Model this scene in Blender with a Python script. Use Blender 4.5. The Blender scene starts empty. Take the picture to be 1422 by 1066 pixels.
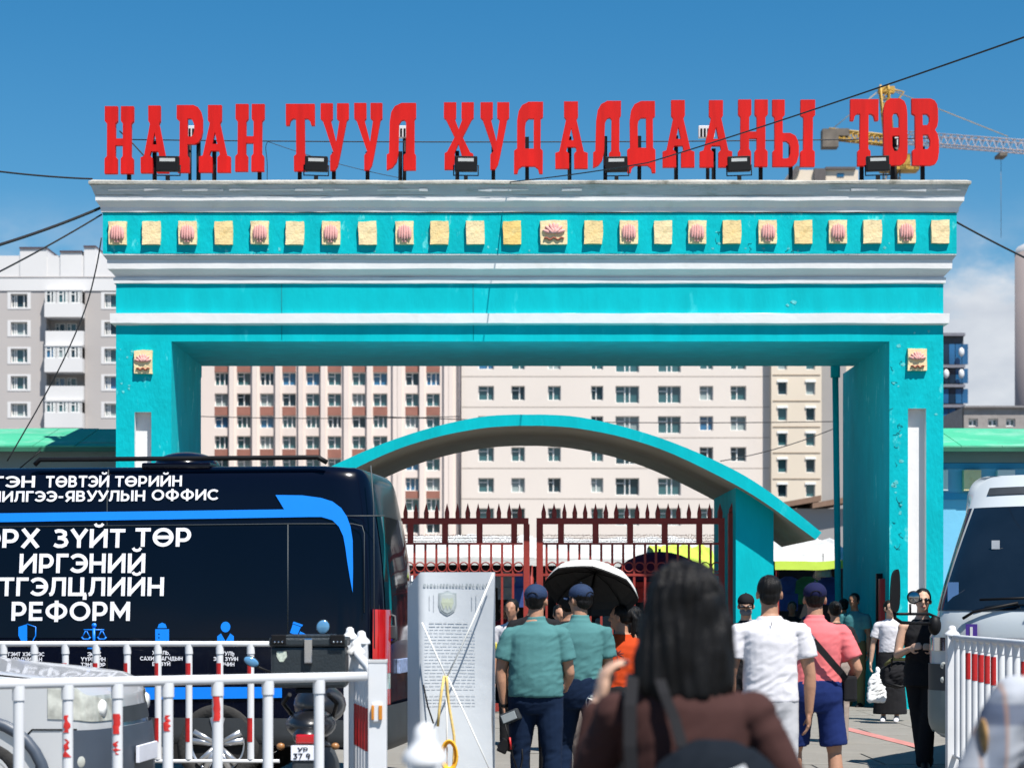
import bpy, bmesh, math, random
from mathutils import Vector, Matrix, noise
from mathutils.geometry import tessellate_polygon
random.seed(7)
sc = bpy.context.scene
COL = sc.collection
PI = math.pi
R = math.radians

# ---------------------------------------------------------------- camera
EYE = 1.6; F = 2800.0; CX = 711.0; HY = 840.0
cam = bpy.data.cameras.new('camera'); cob = bpy.data.objects.new('camera', cam); COL.objects.link(cob)
cob.location = (0, 0, EYE); cob.rotation_euler = (R(90), 0, 0)
cam.sensor_width = 36; cam.lens = F/1422*36; cam.shift_y = (HY-533)/1422
cam.clip_end = 6000; cam.clip_start = 0.1
cam.dof.use_dof = True; cam.dof.focus_distance = 20.5; cam.dof.aperture_fstop = 3.4
sc.camera = cob

# ---------------------------------------------------------------- sky and sun
SUN_EL = R(61); SUN_AZ = R(33)        # azimuth: to the right of the line back towards the viewer
sd = Vector((math.cos(SUN_EL)*math.sin(SUN_AZ), -math.cos(SUN_EL)*math.cos(SUN_AZ), math.sin(SUN_EL)))
sl = bpy.data.lights.new('sun', 'SUN'); sl.energy = 5.0; sl.angle = R(0.5); sl.color = (1, .955, .89)
so = bpy.data.objects.new('sun', sl); COL.objects.link(so)
so.rotation_euler = sd.to_track_quat('Z', 'Y').to_euler()
w = bpy.data.worlds.new('World'); sc.world = w; w.use_nodes = True
nt = w.node_tree; N = nt.nodes; L = nt.links
bg = N['Background']; bg.inputs['Strength'].default_value = 0.060
sky = N.new('ShaderNodeTexSky'); sky.sky_type = 'NISHITA'; sky.sun_disc = False
sky.sun_elevation = SUN_EL; sky.sun_rotation = math.atan2(sd.x, sd.y)
sky.altitude = 1300; sky.air_density = 1.3; sky.dust_density = 0.1; sky.ozone_density = 5.0
hsv = N.new('ShaderNodeHueSaturation'); hsv.inputs['Value'].default_value = 1.07; hsv.inputs['Saturation'].default_value = 1.36; hsv.inputs['Hue'].default_value = .493; L.new(sky.outputs[0], hsv.inputs['Color'])
tc = N.new('ShaderNodeTexCoord')
sep = N.new('ShaderNodeSeparateXYZ'); L.new(tc.outputs['Generated'], sep.inputs[0])
mp = N.new('ShaderNodeMapping'); mp.inputs['Scale'].default_value = (14, 14, 26); L.new(tc.outputs['Generated'], mp.inputs[0])
nz = N.new('ShaderNodeTexNoise'); nz.inputs['Scale'].default_value = 1.0; nz.inputs['Detail'].default_value = 9; nz.inputs['Roughness'].default_value = .58
L.new(mp.outputs[0], nz.inputs['Vector'])
cr = N.new('ShaderNodeMapRange'); cr.inputs[1].default_value = .40; cr.inputs[2].default_value = .60; L.new(nz.outputs[0], cr.inputs[0])
# low clouds: denser towards the horizon, all round, thinning out upwards
el = N.new('ShaderNodeMapRange'); el.interpolation_type = 'SMOOTHSTEP'
el.inputs[1].default_value = .20; el.inputs[2].default_value = .13; el.inputs[3].default_value = 0; el.inputs[4].default_value = 1
L.new(sep.outputs['Z'], el.inputs[0])
mu = N.new('ShaderNodeMath'); mu.operation = 'MULTIPLY'; L.new(cr.outputs[0], mu.inputs[0]); L.new(el.outputs[0], mu.inputs[1])
mu2 = N.new('ShaderNodeMath'); mu2.operation = 'MULTIPLY'; mu2.inputs[1].default_value = .8; L.new(mu.outputs[0], mu2.inputs[0])
# one towering cloud low on the right
sb = N.new('ShaderNodeVectorMath'); sb.operation = 'DISTANCE'; sb.inputs[1].default_value = (.243, .962, .098); L.new(tc.outputs['Generated'], sb.inputs[0])
wob = N.new('ShaderNodeMath'); wob.operation = 'MULTIPLY_ADD'; wob.inputs[1].default_value = -.10; L.new(nz.outputs[0], wob.inputs[0]); L.new(sb.outputs['Value'], wob.inputs[2])
cb = N.new('ShaderNodeMapRange'); cb.interpolation_type = 'SMOOTHSTEP'; cb.inputs[1].default_value = .032; cb.inputs[2].default_value = .0; cb.inputs[4].default_value = .95; L.new(wob.outputs[0], cb.inputs[0])
mxx = N.new('ShaderNodeMath'); mxx.operation = 'MAXIMUM'; L.new(cb.outputs[0], mxx.inputs[0]); L.new(mu2.outputs[0], mxx.inputs[1])
nz2 = N.new('ShaderNodeTexNoise'); nz2.inputs['Scale'].default_value = 2.3; nz2.inputs['Detail'].default_value = 6; L.new(mp.outputs[0], nz2.inputs['Vector'])
cc = N.new('ShaderNodeMix'); cc.data_type = 'RGBA'; L.new(nz2.outputs[0], cc.inputs[0])
cc.inputs[6].default_value = (4.3, 4.8, 5.8, 1); cc.inputs[7].default_value = (9.6, 9.8, 10.0, 1)
mx = N.new('ShaderNodeMix'); mx.data_type = 'RGBA'
L.new(mxx.outputs[0], mx.inputs[0]); L.new(hsv.outputs[0], mx.inputs[6]); L.new(cc.outputs[2], mx.inputs[7])
L.new(mx.outputs[2], bg.inputs['Color'])
sc.view_settings.view_transform = 'Standard'; sc.view_settings.look = 'None'
sc.view_settings.exposure = 0.74; sc.view_settings.gamma = 1; sc.view_settings.use_curve_mapping = False

# ---------------------------------------------------------------- helpers
def PX(px, Y): return (px-CX)/F*Y
def PZ(py, Y): return EYE+(HY-py)/F*Y
def P(px, py, Y): return Vector((PX(px, Y), Y, PZ(py, Y)))

def tag(o, label=None, cat=None, group=None, kind=None):
    if label: o['label'] = label
    if cat: o['category'] = cat
    if group: o['group'] = group
    if kind: o['kind'] = kind
    return o
def wmat(o):
    b = Matrix.LocRotScale(o.location, o.rotation_euler, o.scale)
    if o.parent: return wmat(o.parent) @ o.matrix_parent_inverse @ b
    return b
def thing(name, label, cat, loc=(0, 0, 0), rz=0, group=None, scale=1):
    o = bpy.data.objects.new(name, None); COL.objects.link(o); o.empty_display_size = .2
    o.location = loc; o.rotation_euler = (0, 0, rz); o.scale = (scale,)*3
    return tag(o, label, cat, group)
def link(name, me, mat, parent=None, world=True, label=None, loc=None, rz=0):
    if isinstance(me, bmesh.types.BMesh):
        bm = me; me = bpy.data.meshes.new(name); bm.to_mesh(me); bm.free()
    if mat is not None and len(me.materials) == 0:
        for m in (mat if isinstance(mat, (list, tuple)) else [mat]): me.materials.append(m)
    o = bpy.data.objects.new(name, me); COL.objects.link(o)
    if loc is not None: o.location = loc
    if rz: o.rotation_euler = (0, 0, rz)
    if parent:
        o.parent = parent
        if world: o.matrix_parent_inverse = wmat(parent).inverted()
    if label: o['label'] = label
    return o
def copy_tree(o, loc=None, rz=None, parent=None, label=None):
    c = o.copy(); COL.objects.link(c)
    if parent: c.parent = parent
    if loc is not None: c.location = loc
    if rz is not None: c.rotation_euler = (0, 0, rz)
    if label: c['label'] = label
    for ch in KIDS(o): copy_tree(ch, parent=c)
    return c
def KIDS(o): return [x for x in list(COL.objects) if x.parent == o]

def box(bm, x0, x1, y0, y1, z0, z1, bev=0, mi=0):
    v = [bm.verts.new((x, y, z)) for z in (z0, z1) for y in (y0, y1) for x in (x0, x1)]
    fs = [bm.faces.new([v[i] for i in q]) for q in ((0, 2, 3, 1), (4, 5, 7, 6), (0, 1, 5, 4), (2, 6, 7, 3), (0, 4, 6, 2), (1, 3, 7, 5))]
    for f in fs: f.material_index = mi
    if bev:
        es = list({e for f in fs for e in f.edges})
        bmesh.ops.bevel(bm, geom=es, offset=bev, segments=2, profile=.6, affect='EDGES')
    return fs
def tube(bm, pts, r, n=8, cap=True):
    pts = [Vector(p) for p in pts]
    rs = r if isinstance(r, (list, tuple)) else [r]*len(pts)
    prev = None; u = None
    for i, p in enumerate(pts):
        if i == 0: d = pts[1]-p
        elif i == len(pts)-1: d = p-pts[i-1]
        else: d = (pts[i+1]-p).normalized()+(p-pts[i-1]).normalized()
        d.normalize()
        if u is None:
            u = d.orthogonal().normalized()
        else:
            u = (u-d*u.dot(d)); u = u.normalized() if u.length > 1e-6 else d.orthogonal().normalized()
        v = d.cross(u)
        ring = [bm.verts.new(p+(u*math.cos(2*PI*k/n)+v*math.sin(2*PI*k/n))*rs[i]) for k in range(n)]
        if prev:
            for k in range(n):
                bm.faces.new((prev[k], prev[(k+1) % n], ring[(k+1) % n], ring[k])).smooth = True
        elif cap: bm.faces.new(ring[::-1])
        prev = ring
    if cap: bm.faces.new(prev)
def lathe(bm, prof, c, axis='Z', n=20, smooth=True):
    """prof: (radius, along) pairs."""
    c = Vector(c); prev = None
    def pt(r, a, t):
        x, y = r*math.cos(t), r*math.sin(t)
        return c+Vector({'Z': (x, y, a), 'Y': (x, a, y), 'X': (a, x, y)}[axis])
    for r, a in prof:
        ring = [bm.verts.new(pt(max(r, 1e-4), a, 2*PI*k/n)) for k in range(n)]
        if prev:
            for k in range(n):
                bm.faces.new((prev[k], prev[(k+1) % n], ring[(k+1) % n], ring[k])).smooth = smooth
        prev = ring
    bmesh.ops.recalc_face_normals(bm, faces=bm.faces)
def coords_normals(me):
    n = len(me.vertices); a = [0.0]*(3*n); b = [0.0]*(3*n); me.vertices.foreach_get('co', a); me.vertices.foreach_get('normal', b)
    return [Vector(a[3*i:3*i+3]) for i in range(n)], [Vector(b[3*i:3*i+3]) for i in range(n)]
def put_coords(me, cs):
    me.vertices.foreach_set('co', [x for c in cs for x in c]); me.update()
def ell(bm, c, r, rot=None, seg=16, rings=10):
    c = Vector(c); prev = None; m = rot if rot else Matrix.Identity(3)
    def P_(x, y, z): return c+m @ Vector((x*r[0], y*r[1], z*r[2]))
    top, bot = bm.verts.new(P_(0, 0, 1)), bm.verts.new(P_(0, 0, -1))
    for j in range(1, rings):
        t = PI*j/rings; ring = [bm.verts.new(P_(math.sin(t)*math.cos(2*PI*k/seg), math.sin(t)*math.sin(2*PI*k/seg), math.cos(t))) for k in range(seg)]
        for k in range(seg):
            q = (k+1) % seg
            f = bm.faces.new((top, ring[k], ring[q])) if prev is None else bm.faces.new((prev[k], ring[k], ring[q], prev[q])); f.smooth = True
        prev = ring
    for k in range(seg): bm.faces.new((prev[k], bot, prev[(k+1) % seg])).smooth = True
def prism(bm, poly, holes, to3, d, mi=0):
    """poly in 2D, to3(x, y, t) maps to 3D, t runs 0..d (front is t=0)."""
    loops = [poly]+list(holes or [])
    flat = [p for l in loops for p in l]
    tris = tessellate_polygon([[Vector((a, b, 0)) for a, b in l] for l in loops])
    A = [bm.verts.new(to3(a, b, 0)) for a, b in flat]; B = [bm.verts.new(to3(a, b, d)) for a, b in flat]
    for t in tris:
        for S, tt in ((A, t), (B, t[::-1])):
            try: bm.faces.new([S[i] for i in tt]).material_index = mi
            except ValueError: pass
    o = 0
    for l in loops:
        n = len(l)
        for i in range(n):
            j = (i+1) % n
            bm.faces.new((A[o+i], A[o+j], B[o+j], B[o+i])).material_index = mi
        o += n
    bmesh.ops.recalc_face_normals(bm, faces=bm.faces)
def BM(): return bmesh.new()
WS = bpy.data.scenes.new('bench')       # a small scene of its own in which modifiers and text are turned into meshes
def baked(o):
    WS.collection.objects.link(o); vl = WS.view_layers[0]; vl.update(); dg = vl.depsgraph; dg.update()
    me = bpy.data.meshes.new_from_object(o.evaluated_get(dg)); bpy.data.objects.remove(o); return me
def smooth_poly(pts, it=2, closed=True):
    for _ in range(it):
        q = []
        n = len(pts)
        for i in range(n if closed else n-1):
            a, b = pts[i], pts[(i+1) % n]
            q.append((a[0]*.75+b[0]*.25, a[1]*.75+b[1]*.25)); q.append((a[0]*.25+b[0]*.75, a[1]*.25+b[1]*.75))
        pts = q if closed else [pts[0]]+q+[pts[-1]]
    return pts
def holed(bm, X0, X1, Z0, Z1, holes, Y, depth, mi=0, mi2=None, mapf=None):
    """wall sheet in the XZ plane at Y with rectangular holes (x0,x1,z0,z1) and reveals going back by depth."""
    if mi2 is None: mi2 = mi
    holes = [h for h in holes if h[0] > X0 and h[1] < X1 and h[2] > Z0 and h[3] < Z1]
    xs = sorted({round(v, 4) for v in [X0, X1]+[q for h in holes for q in h[:2]]})
    zs = sorted({round(v, 4) for v in [Z0, Z1]+[q for h in holes for q in h[2:]]})
    cache = {}
    def V(x, y, z):
        k = (round(x, 4), round(y, 4), round(z, 4))
        if k not in cache: cache[k] = bm.verts.new(k)
        return cache[k]
    for i in range(len(xs)-1):
        for j in range(len(zs)-1):
            xm, zm = (xs[i]+xs[i+1])/2, (zs[j]+zs[j+1])/2
            if any(h[0] < xm < h[1] and h[2] < zm < h[3] for h in holes): continue
            bm.faces.new((V(xs[i], Y, zs[j]), V(xs[i+1], Y, zs[j]), V(xs[i+1], Y, zs[j+1]), V(xs[i], Y, zs[j+1]))).material_index = mi
    for h in holes:
        c = [(h[0], h[2]), (h[1], h[2]), (h[1], h[3]), (h[0], h[3])]
        for i in range(4):
            a, b = c[i], c[(i+1) % 4]
            bm.faces.new([bm.verts.new(q) for q in ((a[0], Y, a[1]), (b[0], Y, b[1]), (b[0], Y+depth, b[1]), (a[0], Y+depth, a[1]))]).material_index = mi2

# ---------------------------------------------------------------- materials
MATS = {}
def mat(name, col, rough=.7, var=.12, scale=3.0, bump=.0, bscale=20, metal=0, col2=None, c2lo=.55, c2hi=.75, c2scale=2.0, spec=.5, stretch=None, coat=0, emit=None, detail=5, trans=0, coatr=.05):
    if name in MATS: return MATS[name]
    m = bpy.data.materials.new(name); m.use_nodes = True
    nt = m.node_tree; N = nt.nodes; L = nt.links; b = N['Principled BSDF']
    b.inputs['Roughness'].default_value = rough; b.inputs['Metallic'].default_value = metal
    b.inputs['Specular IOR Level'].default_value = spec
    if coat: b.inputs['Coat Weight'].default_value = coat; b.inputs['Coat Roughness'].default_value = coatr
    if trans: b.inputs['Transmission Weight'].default_value = trans
    t = N.new('ShaderNodeTexCoord'); src = t.outputs['Object']
    if stretch:
        mpn = N.new('ShaderNodeMapping'); mpn.inputs['Scale'].default_value = stretch; L.new(src, mpn.inputs[0]); src = mpn.outputs[0]
    n1 = N.new('ShaderNodeTexNoise'); n1.inputs['Scale'].default_value = scale; n1.inputs['Detail'].default_value = detail
    L.new(src, n1.inputs['Vector'])
    mr = N.new('ShaderNodeMapRange'); mr.inputs[1].default_value = .3; mr.inputs[2].default_value = .7
    mr.inputs[3].default_value = 1-var; mr.inputs[4].default_value = 1+var; L.new(n1.outputs[0], mr.inputs[0])
    hs = N.new('ShaderNodeHueSaturation'); L.new(mr.outputs[0], hs.inputs['Value'])
    out = hs.outputs[0]
    if col2:
        n2 = N.new('ShaderNodeTexNoise'); n2.inputs['Scale'].default_value = c2scale; n2.inputs['Detail'].default_value = 7; n2.inputs['Roughness'].default_value = .65
        L.new(src, n2.inputs['Vector'])
        m2 = N.new('ShaderNodeMapRange'); m2.inputs[1].default_value = c2lo; m2.inputs[2].default_value = c2hi; L.new(n2.outputs[0], m2.inputs[0])
        mm = N.new('ShaderNodeMix'); mm.data_type = 'RGBA'; mm.inputs[6].default_value = (*col, 1); mm.inputs[7].default_value = (*col2, 1)
        L.new(m2.outputs[0], mm.inputs[0]); L.new(mm.outputs[2], hs.inputs['Color'])
    else: hs.inputs['Color'].default_value = (*col, 1)
    L.new(out, b.inputs['Base Color'])
    if bump:
        n3 = N.new('ShaderNodeTexNoise'); n3.inputs['Scale'].default_value = bscale; n3.inputs['Detail'].default_value = 6; L.new(src, n3.inputs['Vector'])
        bp = N.new('ShaderNodeBump'); bp.inputs['Strength'].default_value = bump; bp.inputs['Distance'].default_value = .02
        L.new(n3.outputs[0], bp.inputs['Height']); L.new(bp.outputs[0], b.inputs['Normal'])
    if emit: b.inputs['Emission Color'].default_value = (*emit[:3], 1); b.inputs['Emission Strength'].default_value = emit[3]
    MATS[name] = m; return m

TURQ = (.0, .40, .445)
M_turq = mat('turquoise_paint', TURQ, .85, .10, 1.6, .25, 9, spec=.12, stretch=(2.2, 2.2, .7), col2=(.03, .50, .54), c2lo=.62, c2hi=.72, c2scale=1.7)
M_turq2 = mat('turquoise_paint_flaking', TURQ, .85, .10, 2.0, .5, 12, spec=.12, stretch=(1.6, 1.6, .8), col2=(.10, .56, .58), c2lo=.61, c2hi=.68, c2scale=2.6)
M_white = mat('white_limewash', (.68, .675, .67), .85, .04, 2, .22, 10, col2=(.58, .57, .55), c2lo=.6, c2hi=.8, c2scale=3)
M_dirty_shade = mat('weathered_shaded_limewash', (.50, .52, .52), .9, .1, 3, .5, 14, col2=(.30, .33, .31), c2lo=.52, c2hi=.7, c2scale=3, stretch=(.6, .6, 2))
M_red = mat('red_sign_enamel', (.52, .006, .004), .6, .13, 2, .1, 6, stretch=(4, 4, .6), spec=.2)
M_black = mat('black_steel', (.005, .005, .006), .55, .2, 4, spec=.2)
M_cream = mat('cream_tile', (.74, .55, .26), .8, .09, 7, .4, 25, col2=(.62, .38, .12), c2lo=.55, c2hi=.75, c2scale=5)
M_pink = mat('pink_relief_paint', (.66, .33, .30), .8, .1, 8, .2, 30)
M_brown = mat('brown_relief_paint', (.25, .07, .04), .8, .1, 8)
M_ground = mat('concrete_paving', (.20, .188, .166), .92, .1, .8, .5, 30, col2=(.155, .147, .13), c2lo=.5, c2hi=.7, c2scale=1.2)
M_asph = mat('street_asphalt', (.16, .155, .15), .95, .12, .6, .5, 40)
M_joint = mat('paving_joint', (.10, .095, .09), .95)
M_oxide = mat('oxide_red_iron', (.24, .020, .012), .65, .15, 5, .15, 30)
M_soff = mat('bare_soffit_plaster', (.23, .205, .16), .9, .1, 2, .4, 10, col2=(.17, .15, .11), c2scale=1)
M_glass = mat('window_glass', (.03, .09, .10), .06, .5, .11, spec=.8)
M_glassb = mat('blue_window_glass', (.02, .10, .20), .06, .5, .2, spec=.8)
M_frame = mat('window_frame_white', (.72, .72, .70), .6)
M_whitem = mat('white_powder_coat', (.62, .63, .645), .5, .06, 3, col2=(.42, .42, .41), c2lo=.62, c2hi=.78, c2scale=9)
M_reds = mat('red_reflective_tape', (.42, .012, .012), .45, .2, 20, spec=.5)

# ---------------------------------------------------------------- ground
bm = BM()
for (x0, x1, y0, y1) in ((-1500, 1500, -200, 3000),):
    vs = [bm.verts.new(p) for p in ((x0, y0, -.012), (x1, y0, -.012), (x1, y1, -.012), (x0, y1, -.012))]; bm.faces.new(vs)
tag(link('ground', bm, M_asph), kind='structure')
# paved forecourt: single slabs with recessed joints
bm = BM(); box(bm, -14, 14, 2.0, 62, -.01, -.004); tag(link('paving_bed', bm, M_joint), kind='structure')
pav = thing('pavement', None, None); pav['kind'] = 'structure'
sw = 1.5
slab_meshes = []
for k in range(4):
    b2 = BM(); box(b2, -sw/2+.012, sw/2-.012, -sw/2+.012, sw/2-.012, -.003, .0+.002*k, 0); me = bpy.data.meshes.new('slab'); b2.to_mesh(me); b2.free(); slab_meshes.append(me)
ns = 0
for j in range(16):
    for i in range(-6, 7):
        y = 12+j*sw; x = i*sw+(0.75 if j % 2 else 0)
        if abs(x) > 8.5: continue
        link('slab', random.choice(slab_meshes), M_ground, pav, loc=(x, y, 0), world=False); ns += 1
bm = BM()
for j in range(7): # beyond the part where single slabs can be told apart
    for i in range(-6, 7): box(bm, i*1.5-.735, i*1.5+.735, 36+j*3-.0, 36+j*3+2.97, -.003, .002)
link('slab_field', bm, M_ground, pav)['kind'] = 'stuff'
M_pl = mat('faded_red_ground_line', (.42, .17, .15), .9, .2, 6)
bm = BM()
pts = [P(1160, 0, 24.6), P(1262, 0, 22.6), P(1330, 0, 21.4)]
a = Vector((PX(1165, 26.5), 26.5, .0075)); b_ = Vector((PX(1290, 22.4), 22.4, .0075)); n_ = Vector((b_.y-a.y, a.x-b_.x, 0)).normalized()*.09
bm.faces.new([bm.verts.new(v) for v in (a-n_, b_-n_, b_+n_, a+n_)])
tag(link('painted_line', bm, M_pl), kind='structure')

# ================================================================ GATE
GY = 31.0
gx0, gx1 = PX(161, GY), PX(1310, GY)
gz = lambda py: PZ(py, GY)
gate = thing('market_gateway', 'large turquoise and white gateway spanning the market entrance', 'gateway', ((gx0+gx1)/2, GY, 0))
GB = 34.2
ox0, ox1 = PX(238, GY), PX(1235, GY); oz = gz(474)
def moulding(prof, x0, x1, y0, y1, nx=60, jit=.0, caps=True, ny=6, seed=0):
    """loft rectangles grown outward by p at height z: prof = [(p, z), ...] bottom to top"""
    bm = BM(); path = []
    for i in range(nx+1): path.append((x0+(x1-x0)*i/nx, y0, (-1 if i == 0 else 1 if i == nx else 0), -1))
    for i in range(1, ny): path.append((x1, y0+(y1-y0)*i/ny, 1, 0))
    for i in range(nx+1): path.append((x1+(x0-x1)*i/nx, y1, (1 if i == 0 else -1 if i == nx else 0), 1))
    for i in range(1, ny): path.append((x0, y1+(y0-y1)*i/ny, -1, 0))
    prev = None; first = None
    for k, (p, z) in enumerate(prof):
        ring = []
        for (x, y, dx, dy) in path:
            j = noise.noise(Vector((x*.9+seed, y*.9, k*3.1+seed)))*jit+noise.noise(Vector((x*4+seed, y*4, k*5.1)))*jit*.5
            ring.append(bm.verts.new((x+dx*p, y+dy*p, z+j)))
        if prev:
            for i in range(len(ring)):
                bm.faces.new((prev[i], prev[(i+1) % len(ring)], ring[(i+1) % len(ring)], ring[i]))
        else: first = ring
        prev = ring
    bmesh.ops.recalc_face_normals(bm, faces=bm.faces)
    if caps:
        bm.faces.new(first[::-1]); bm.faces.new(prev)
    return bm
# pillars with a tall recessed white slot in front
def pillar(x0, x1, yb, sx0, sx1, sz1):
    bm = BM()
    holed(bm, x0, x1, 0, oz, [(sx0, sx1, .35, sz1)], GY, .13, 0, 1)
    box(bm, x0, x1, GY+.14, yb, 0, oz)
    # back of slot
    bm.faces.new([bm.verts.new(q) for q in ((sx0, GY+.13, .35), (sx1, GY+.13, .35), (sx1, GY+.13, sz1), (sx0, GY+.13, sz1))]).material_index = 1
    for q in ((x0, -1), (x1, 1)):
        bm.faces.new([bm.verts.new(v) for v in ((q[0], GY, 0), (q[0], GY+.14, 0), (q[0], GY+.14, oz), (q[0], GY, oz))])
    return link('pillar', bm, [M_turq2, M_white], gate)
pillar(gx0, ox0, GB-.25, PX(187, GY), PX(210, GY), gz(572))
pillar(ox1, gx1, 35.35, PX(1261, GY), PX(1286, GY), gz(567))
bm = BM(); box(bm, gx0, gx1, GY+.002, GB, oz, gz(393.5)); link('lintel', bm, M_turq, gate)
bm = BM(); box(bm, ox0, ox1, GY+.35, GY+.36, oz-.006, oz-.0005)
bm.free()
# plain shadow gap and thin white band
link('string_course', moulding([(.0, gz(451.5)), (.075, gz(449.5)), (.08, gz(436)), (0, gz(435))], gx0, gx1, GY, GB, jit=.008, seed=3), M_white, gate)
Zp = lambda py, p: PZ(py, GY-p)
link('lower_cornice_step', moulding([(.0, Zp(394, 0)), (.03, Zp(393, .03)), (.035, Zp(385.5, .035)), (.0, Zp(384.5, 0))], gx0, gx1, GY, GB, jit=.010, seed=5), M_white, gate)
link('lower_cornice', moulding([(.0, Zp(385, 0)), (.095, Zp(374, .1)), (.11, Zp(373, .11)), (.115, Zp(361, .115)), (.115, Zp(360, .12))], gx0, gx1, GY, GB, jit=.012, seed=9), M_white, gate)
link('frieze', moulding([(.0, Zp(361.5, 0)), (.117, Zp(360.2, .117)), (.165, Zp(353, .165)), (.168, Zp(352, .168)), (.168, Zp(296, .168))], gx0, gx1, GY, GB, jit=.012, seed=11), M_turq2, gate)
link('frieze_underside', moulding([(.119, Zp(360.6, .119)), (.169, Zp(353.8, .169)), (.166, Zp(353, .166))], gx0, gx1, GY, GB, jit=.006, seed=12, caps=False), M_dirty_shade, gate)  # shade of the underside put into the colour by a greyer limewash
link('cornice', moulding([(.10, Zp(296, .10)), (.19, Zp(294.2, .19)), (.20, Zp(288, .2)), (.205, Zp(287.4, .2)), (.255, Zp(279.5, .25)), (.262, Zp(278.6, .26)), (.265, Zp(272, .265)), (.27, Zp(271.5, .27))], gx0, gx1, GY, GB, jit=.014, seed=15), M_white, gate)
link('cornice_crown', moulding([(.25, Zp(271.7, .25)), (.272, Zp(271, .27)), (.325, Zp(257, .325)), (.335, Zp(256, .335))], gx0, gx1, GY, GB, jit=.012, seed=21), M_dirty_shade, gate)
link('roof_edge', moulding([(.28, Zp(256.3, .3)), (.35, Zp(255.4, .35)), (.352, Zp(252, .352)), (.30, Zp(250.2, .3))], gx0, gx1, GY, GB, jit=.012, seed=27), mat('grey_capping', (.36, .35, .31), .9, .2, 4, .5, 20, col2=(.10, .10, .08), c2lo=.55, c2hi=.68, c2scale=2), gate)
# patches of fresh limewash streaked on the crown
bm = BM()
for (a0, a1) in ((150, 310), (318, 484), (524, 594), (664, 734), (780, 808), (1150, 1180), (1182, 1334)):
    x = a0
    while x < a1:
        wdt = random.uniform(14, 40); x2 = min(a1, x+wdt); h = random.uniform(1.0, 1.9)
        p = .302
        z0 = Zp(264.5, p); hz = h/F*GY
        y = GY-p-.012
        bm.faces.new([bm.verts.new(q) for q in ((PX(x, y), y+.006, z0-hz*.5), (PX(x2, y), y+.006, z0-hz*.5+random.uniform(-.01, .01)), (PX(x2, y), y-.004, z0+hz), (PX(x, y), y-.004, z0+hz+random.uniform(-.01, .01)))])
        x = x2
link('limewash_streak', bm, M_white, gate)['kind'] = 'stuff'

# frieze tiles and reliefs
FY = GY-.168
def tile_mesh(wd, hg, s):
    bm = BM(); box(bm, -wd/2, wd/2, -.055, .03, -hg/2, hg/2)
    bmesh.ops.subdivide_edges(bm, edges=bm.edges, cuts=3, use_grid_fill=True)
    for v in bm.verts:
        v.co += Vector((noise.noise(v.co*9+Vector((s, 0, 0))), noise.noise(v.co*9+Vector((0, s, 0))), noise.noise(v.co*9+Vector((0, 0, s)))))*.012
    me = bpy.data.meshes.new('tile'); bm.to_mesh(me); bm.free(); return me
TS = [tile_mesh(25/F*FY, 32/F*FY, s*7.7) for s in range(4)]
M_creams = [M_cream, mat('pale_cream_tile', (.76, .60, .34), .8, .08, 7, .4, 25, col2=(.66, .45, .2), c2scale=6), mat('yellow_tile', (.74, .50, .16), .8, .1, 7, .4, 25, col2=(.8, .62, .3), c2scale=5)]
bm = BM()
for k in range(5):
    a = (k-2)*.021
    ell(bm, (a*1.75, -.004-(.020-abs(a)*.25), 0), (.024, .024, .128-abs(k-2)*.010), Matrix.Rotation(a*-1.6, 3, 'Y'), 8, 8)
for s in (-1, 1):
    ell(bm, (s*.096, -.006, -.01), (.014, .012, .075), None, 8, 6)
box(bm, -.04, .04, -.012, .0, -.142, -.118)
FLOWER = bpy.data.meshes.new('flower_relief'); bm.to_mesh(FLOWER); bm.free()
def lotus_mesh(k):
    bm = BM()
    for a in (-72, -45, -20, 0, 20, 45, 72):
        q = R(a)
        ell(bm, (math.sin(q)*.085*k, -.012, math.cos(q)*.07*k-.03*k), (.024*k, .022, .062*k), Matrix.Rotation(q, 3, 'Y'), 8, 6)
    for a in (-50, -18, 18, 50):
        q = R(a); ell(bm, (math.sin(q)*.04*k, -.03, math.cos(q)*.035*k-.03*k), (.02*k, .018, .04*k), Matrix.Rotation(q, 3, 'Y'), 8, 6)
    me = bpy.data.meshes.new('lotus_relief'); bm.to_mesh(me); bm.free(); return me
def wave_mesh(k, wd):
    bm = BM(); pts = [(-wd/2+wd*i/24, -.014, math.sin(i/24*PI*5)*.012*k) for i in range(25)]
    tube(bm, pts, .011*k, 6); me = bpy.data.meshes.new('wave_relief'); bm.to_mesh(me); bm.free(); return me
LOT, LOTW = lotus_mesh(1.25), wave_mesh(1.3, .30)
LOTs, LOTWs = lotus_mesh(.95), wave_mesh(1.2, .20)
cent = [164, 211, 261, 311, 361, 410, 460, 510.5, 562, 610.5, 660, 711, 769, 824, 873, 920.5, 968, 1016, 1065.5, 1115, 1163, 1211, 1258, 1305]
flowers = {164, 261, 361, 460, 562, 873, 968, 1065.5, 1163, 1258}
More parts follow.
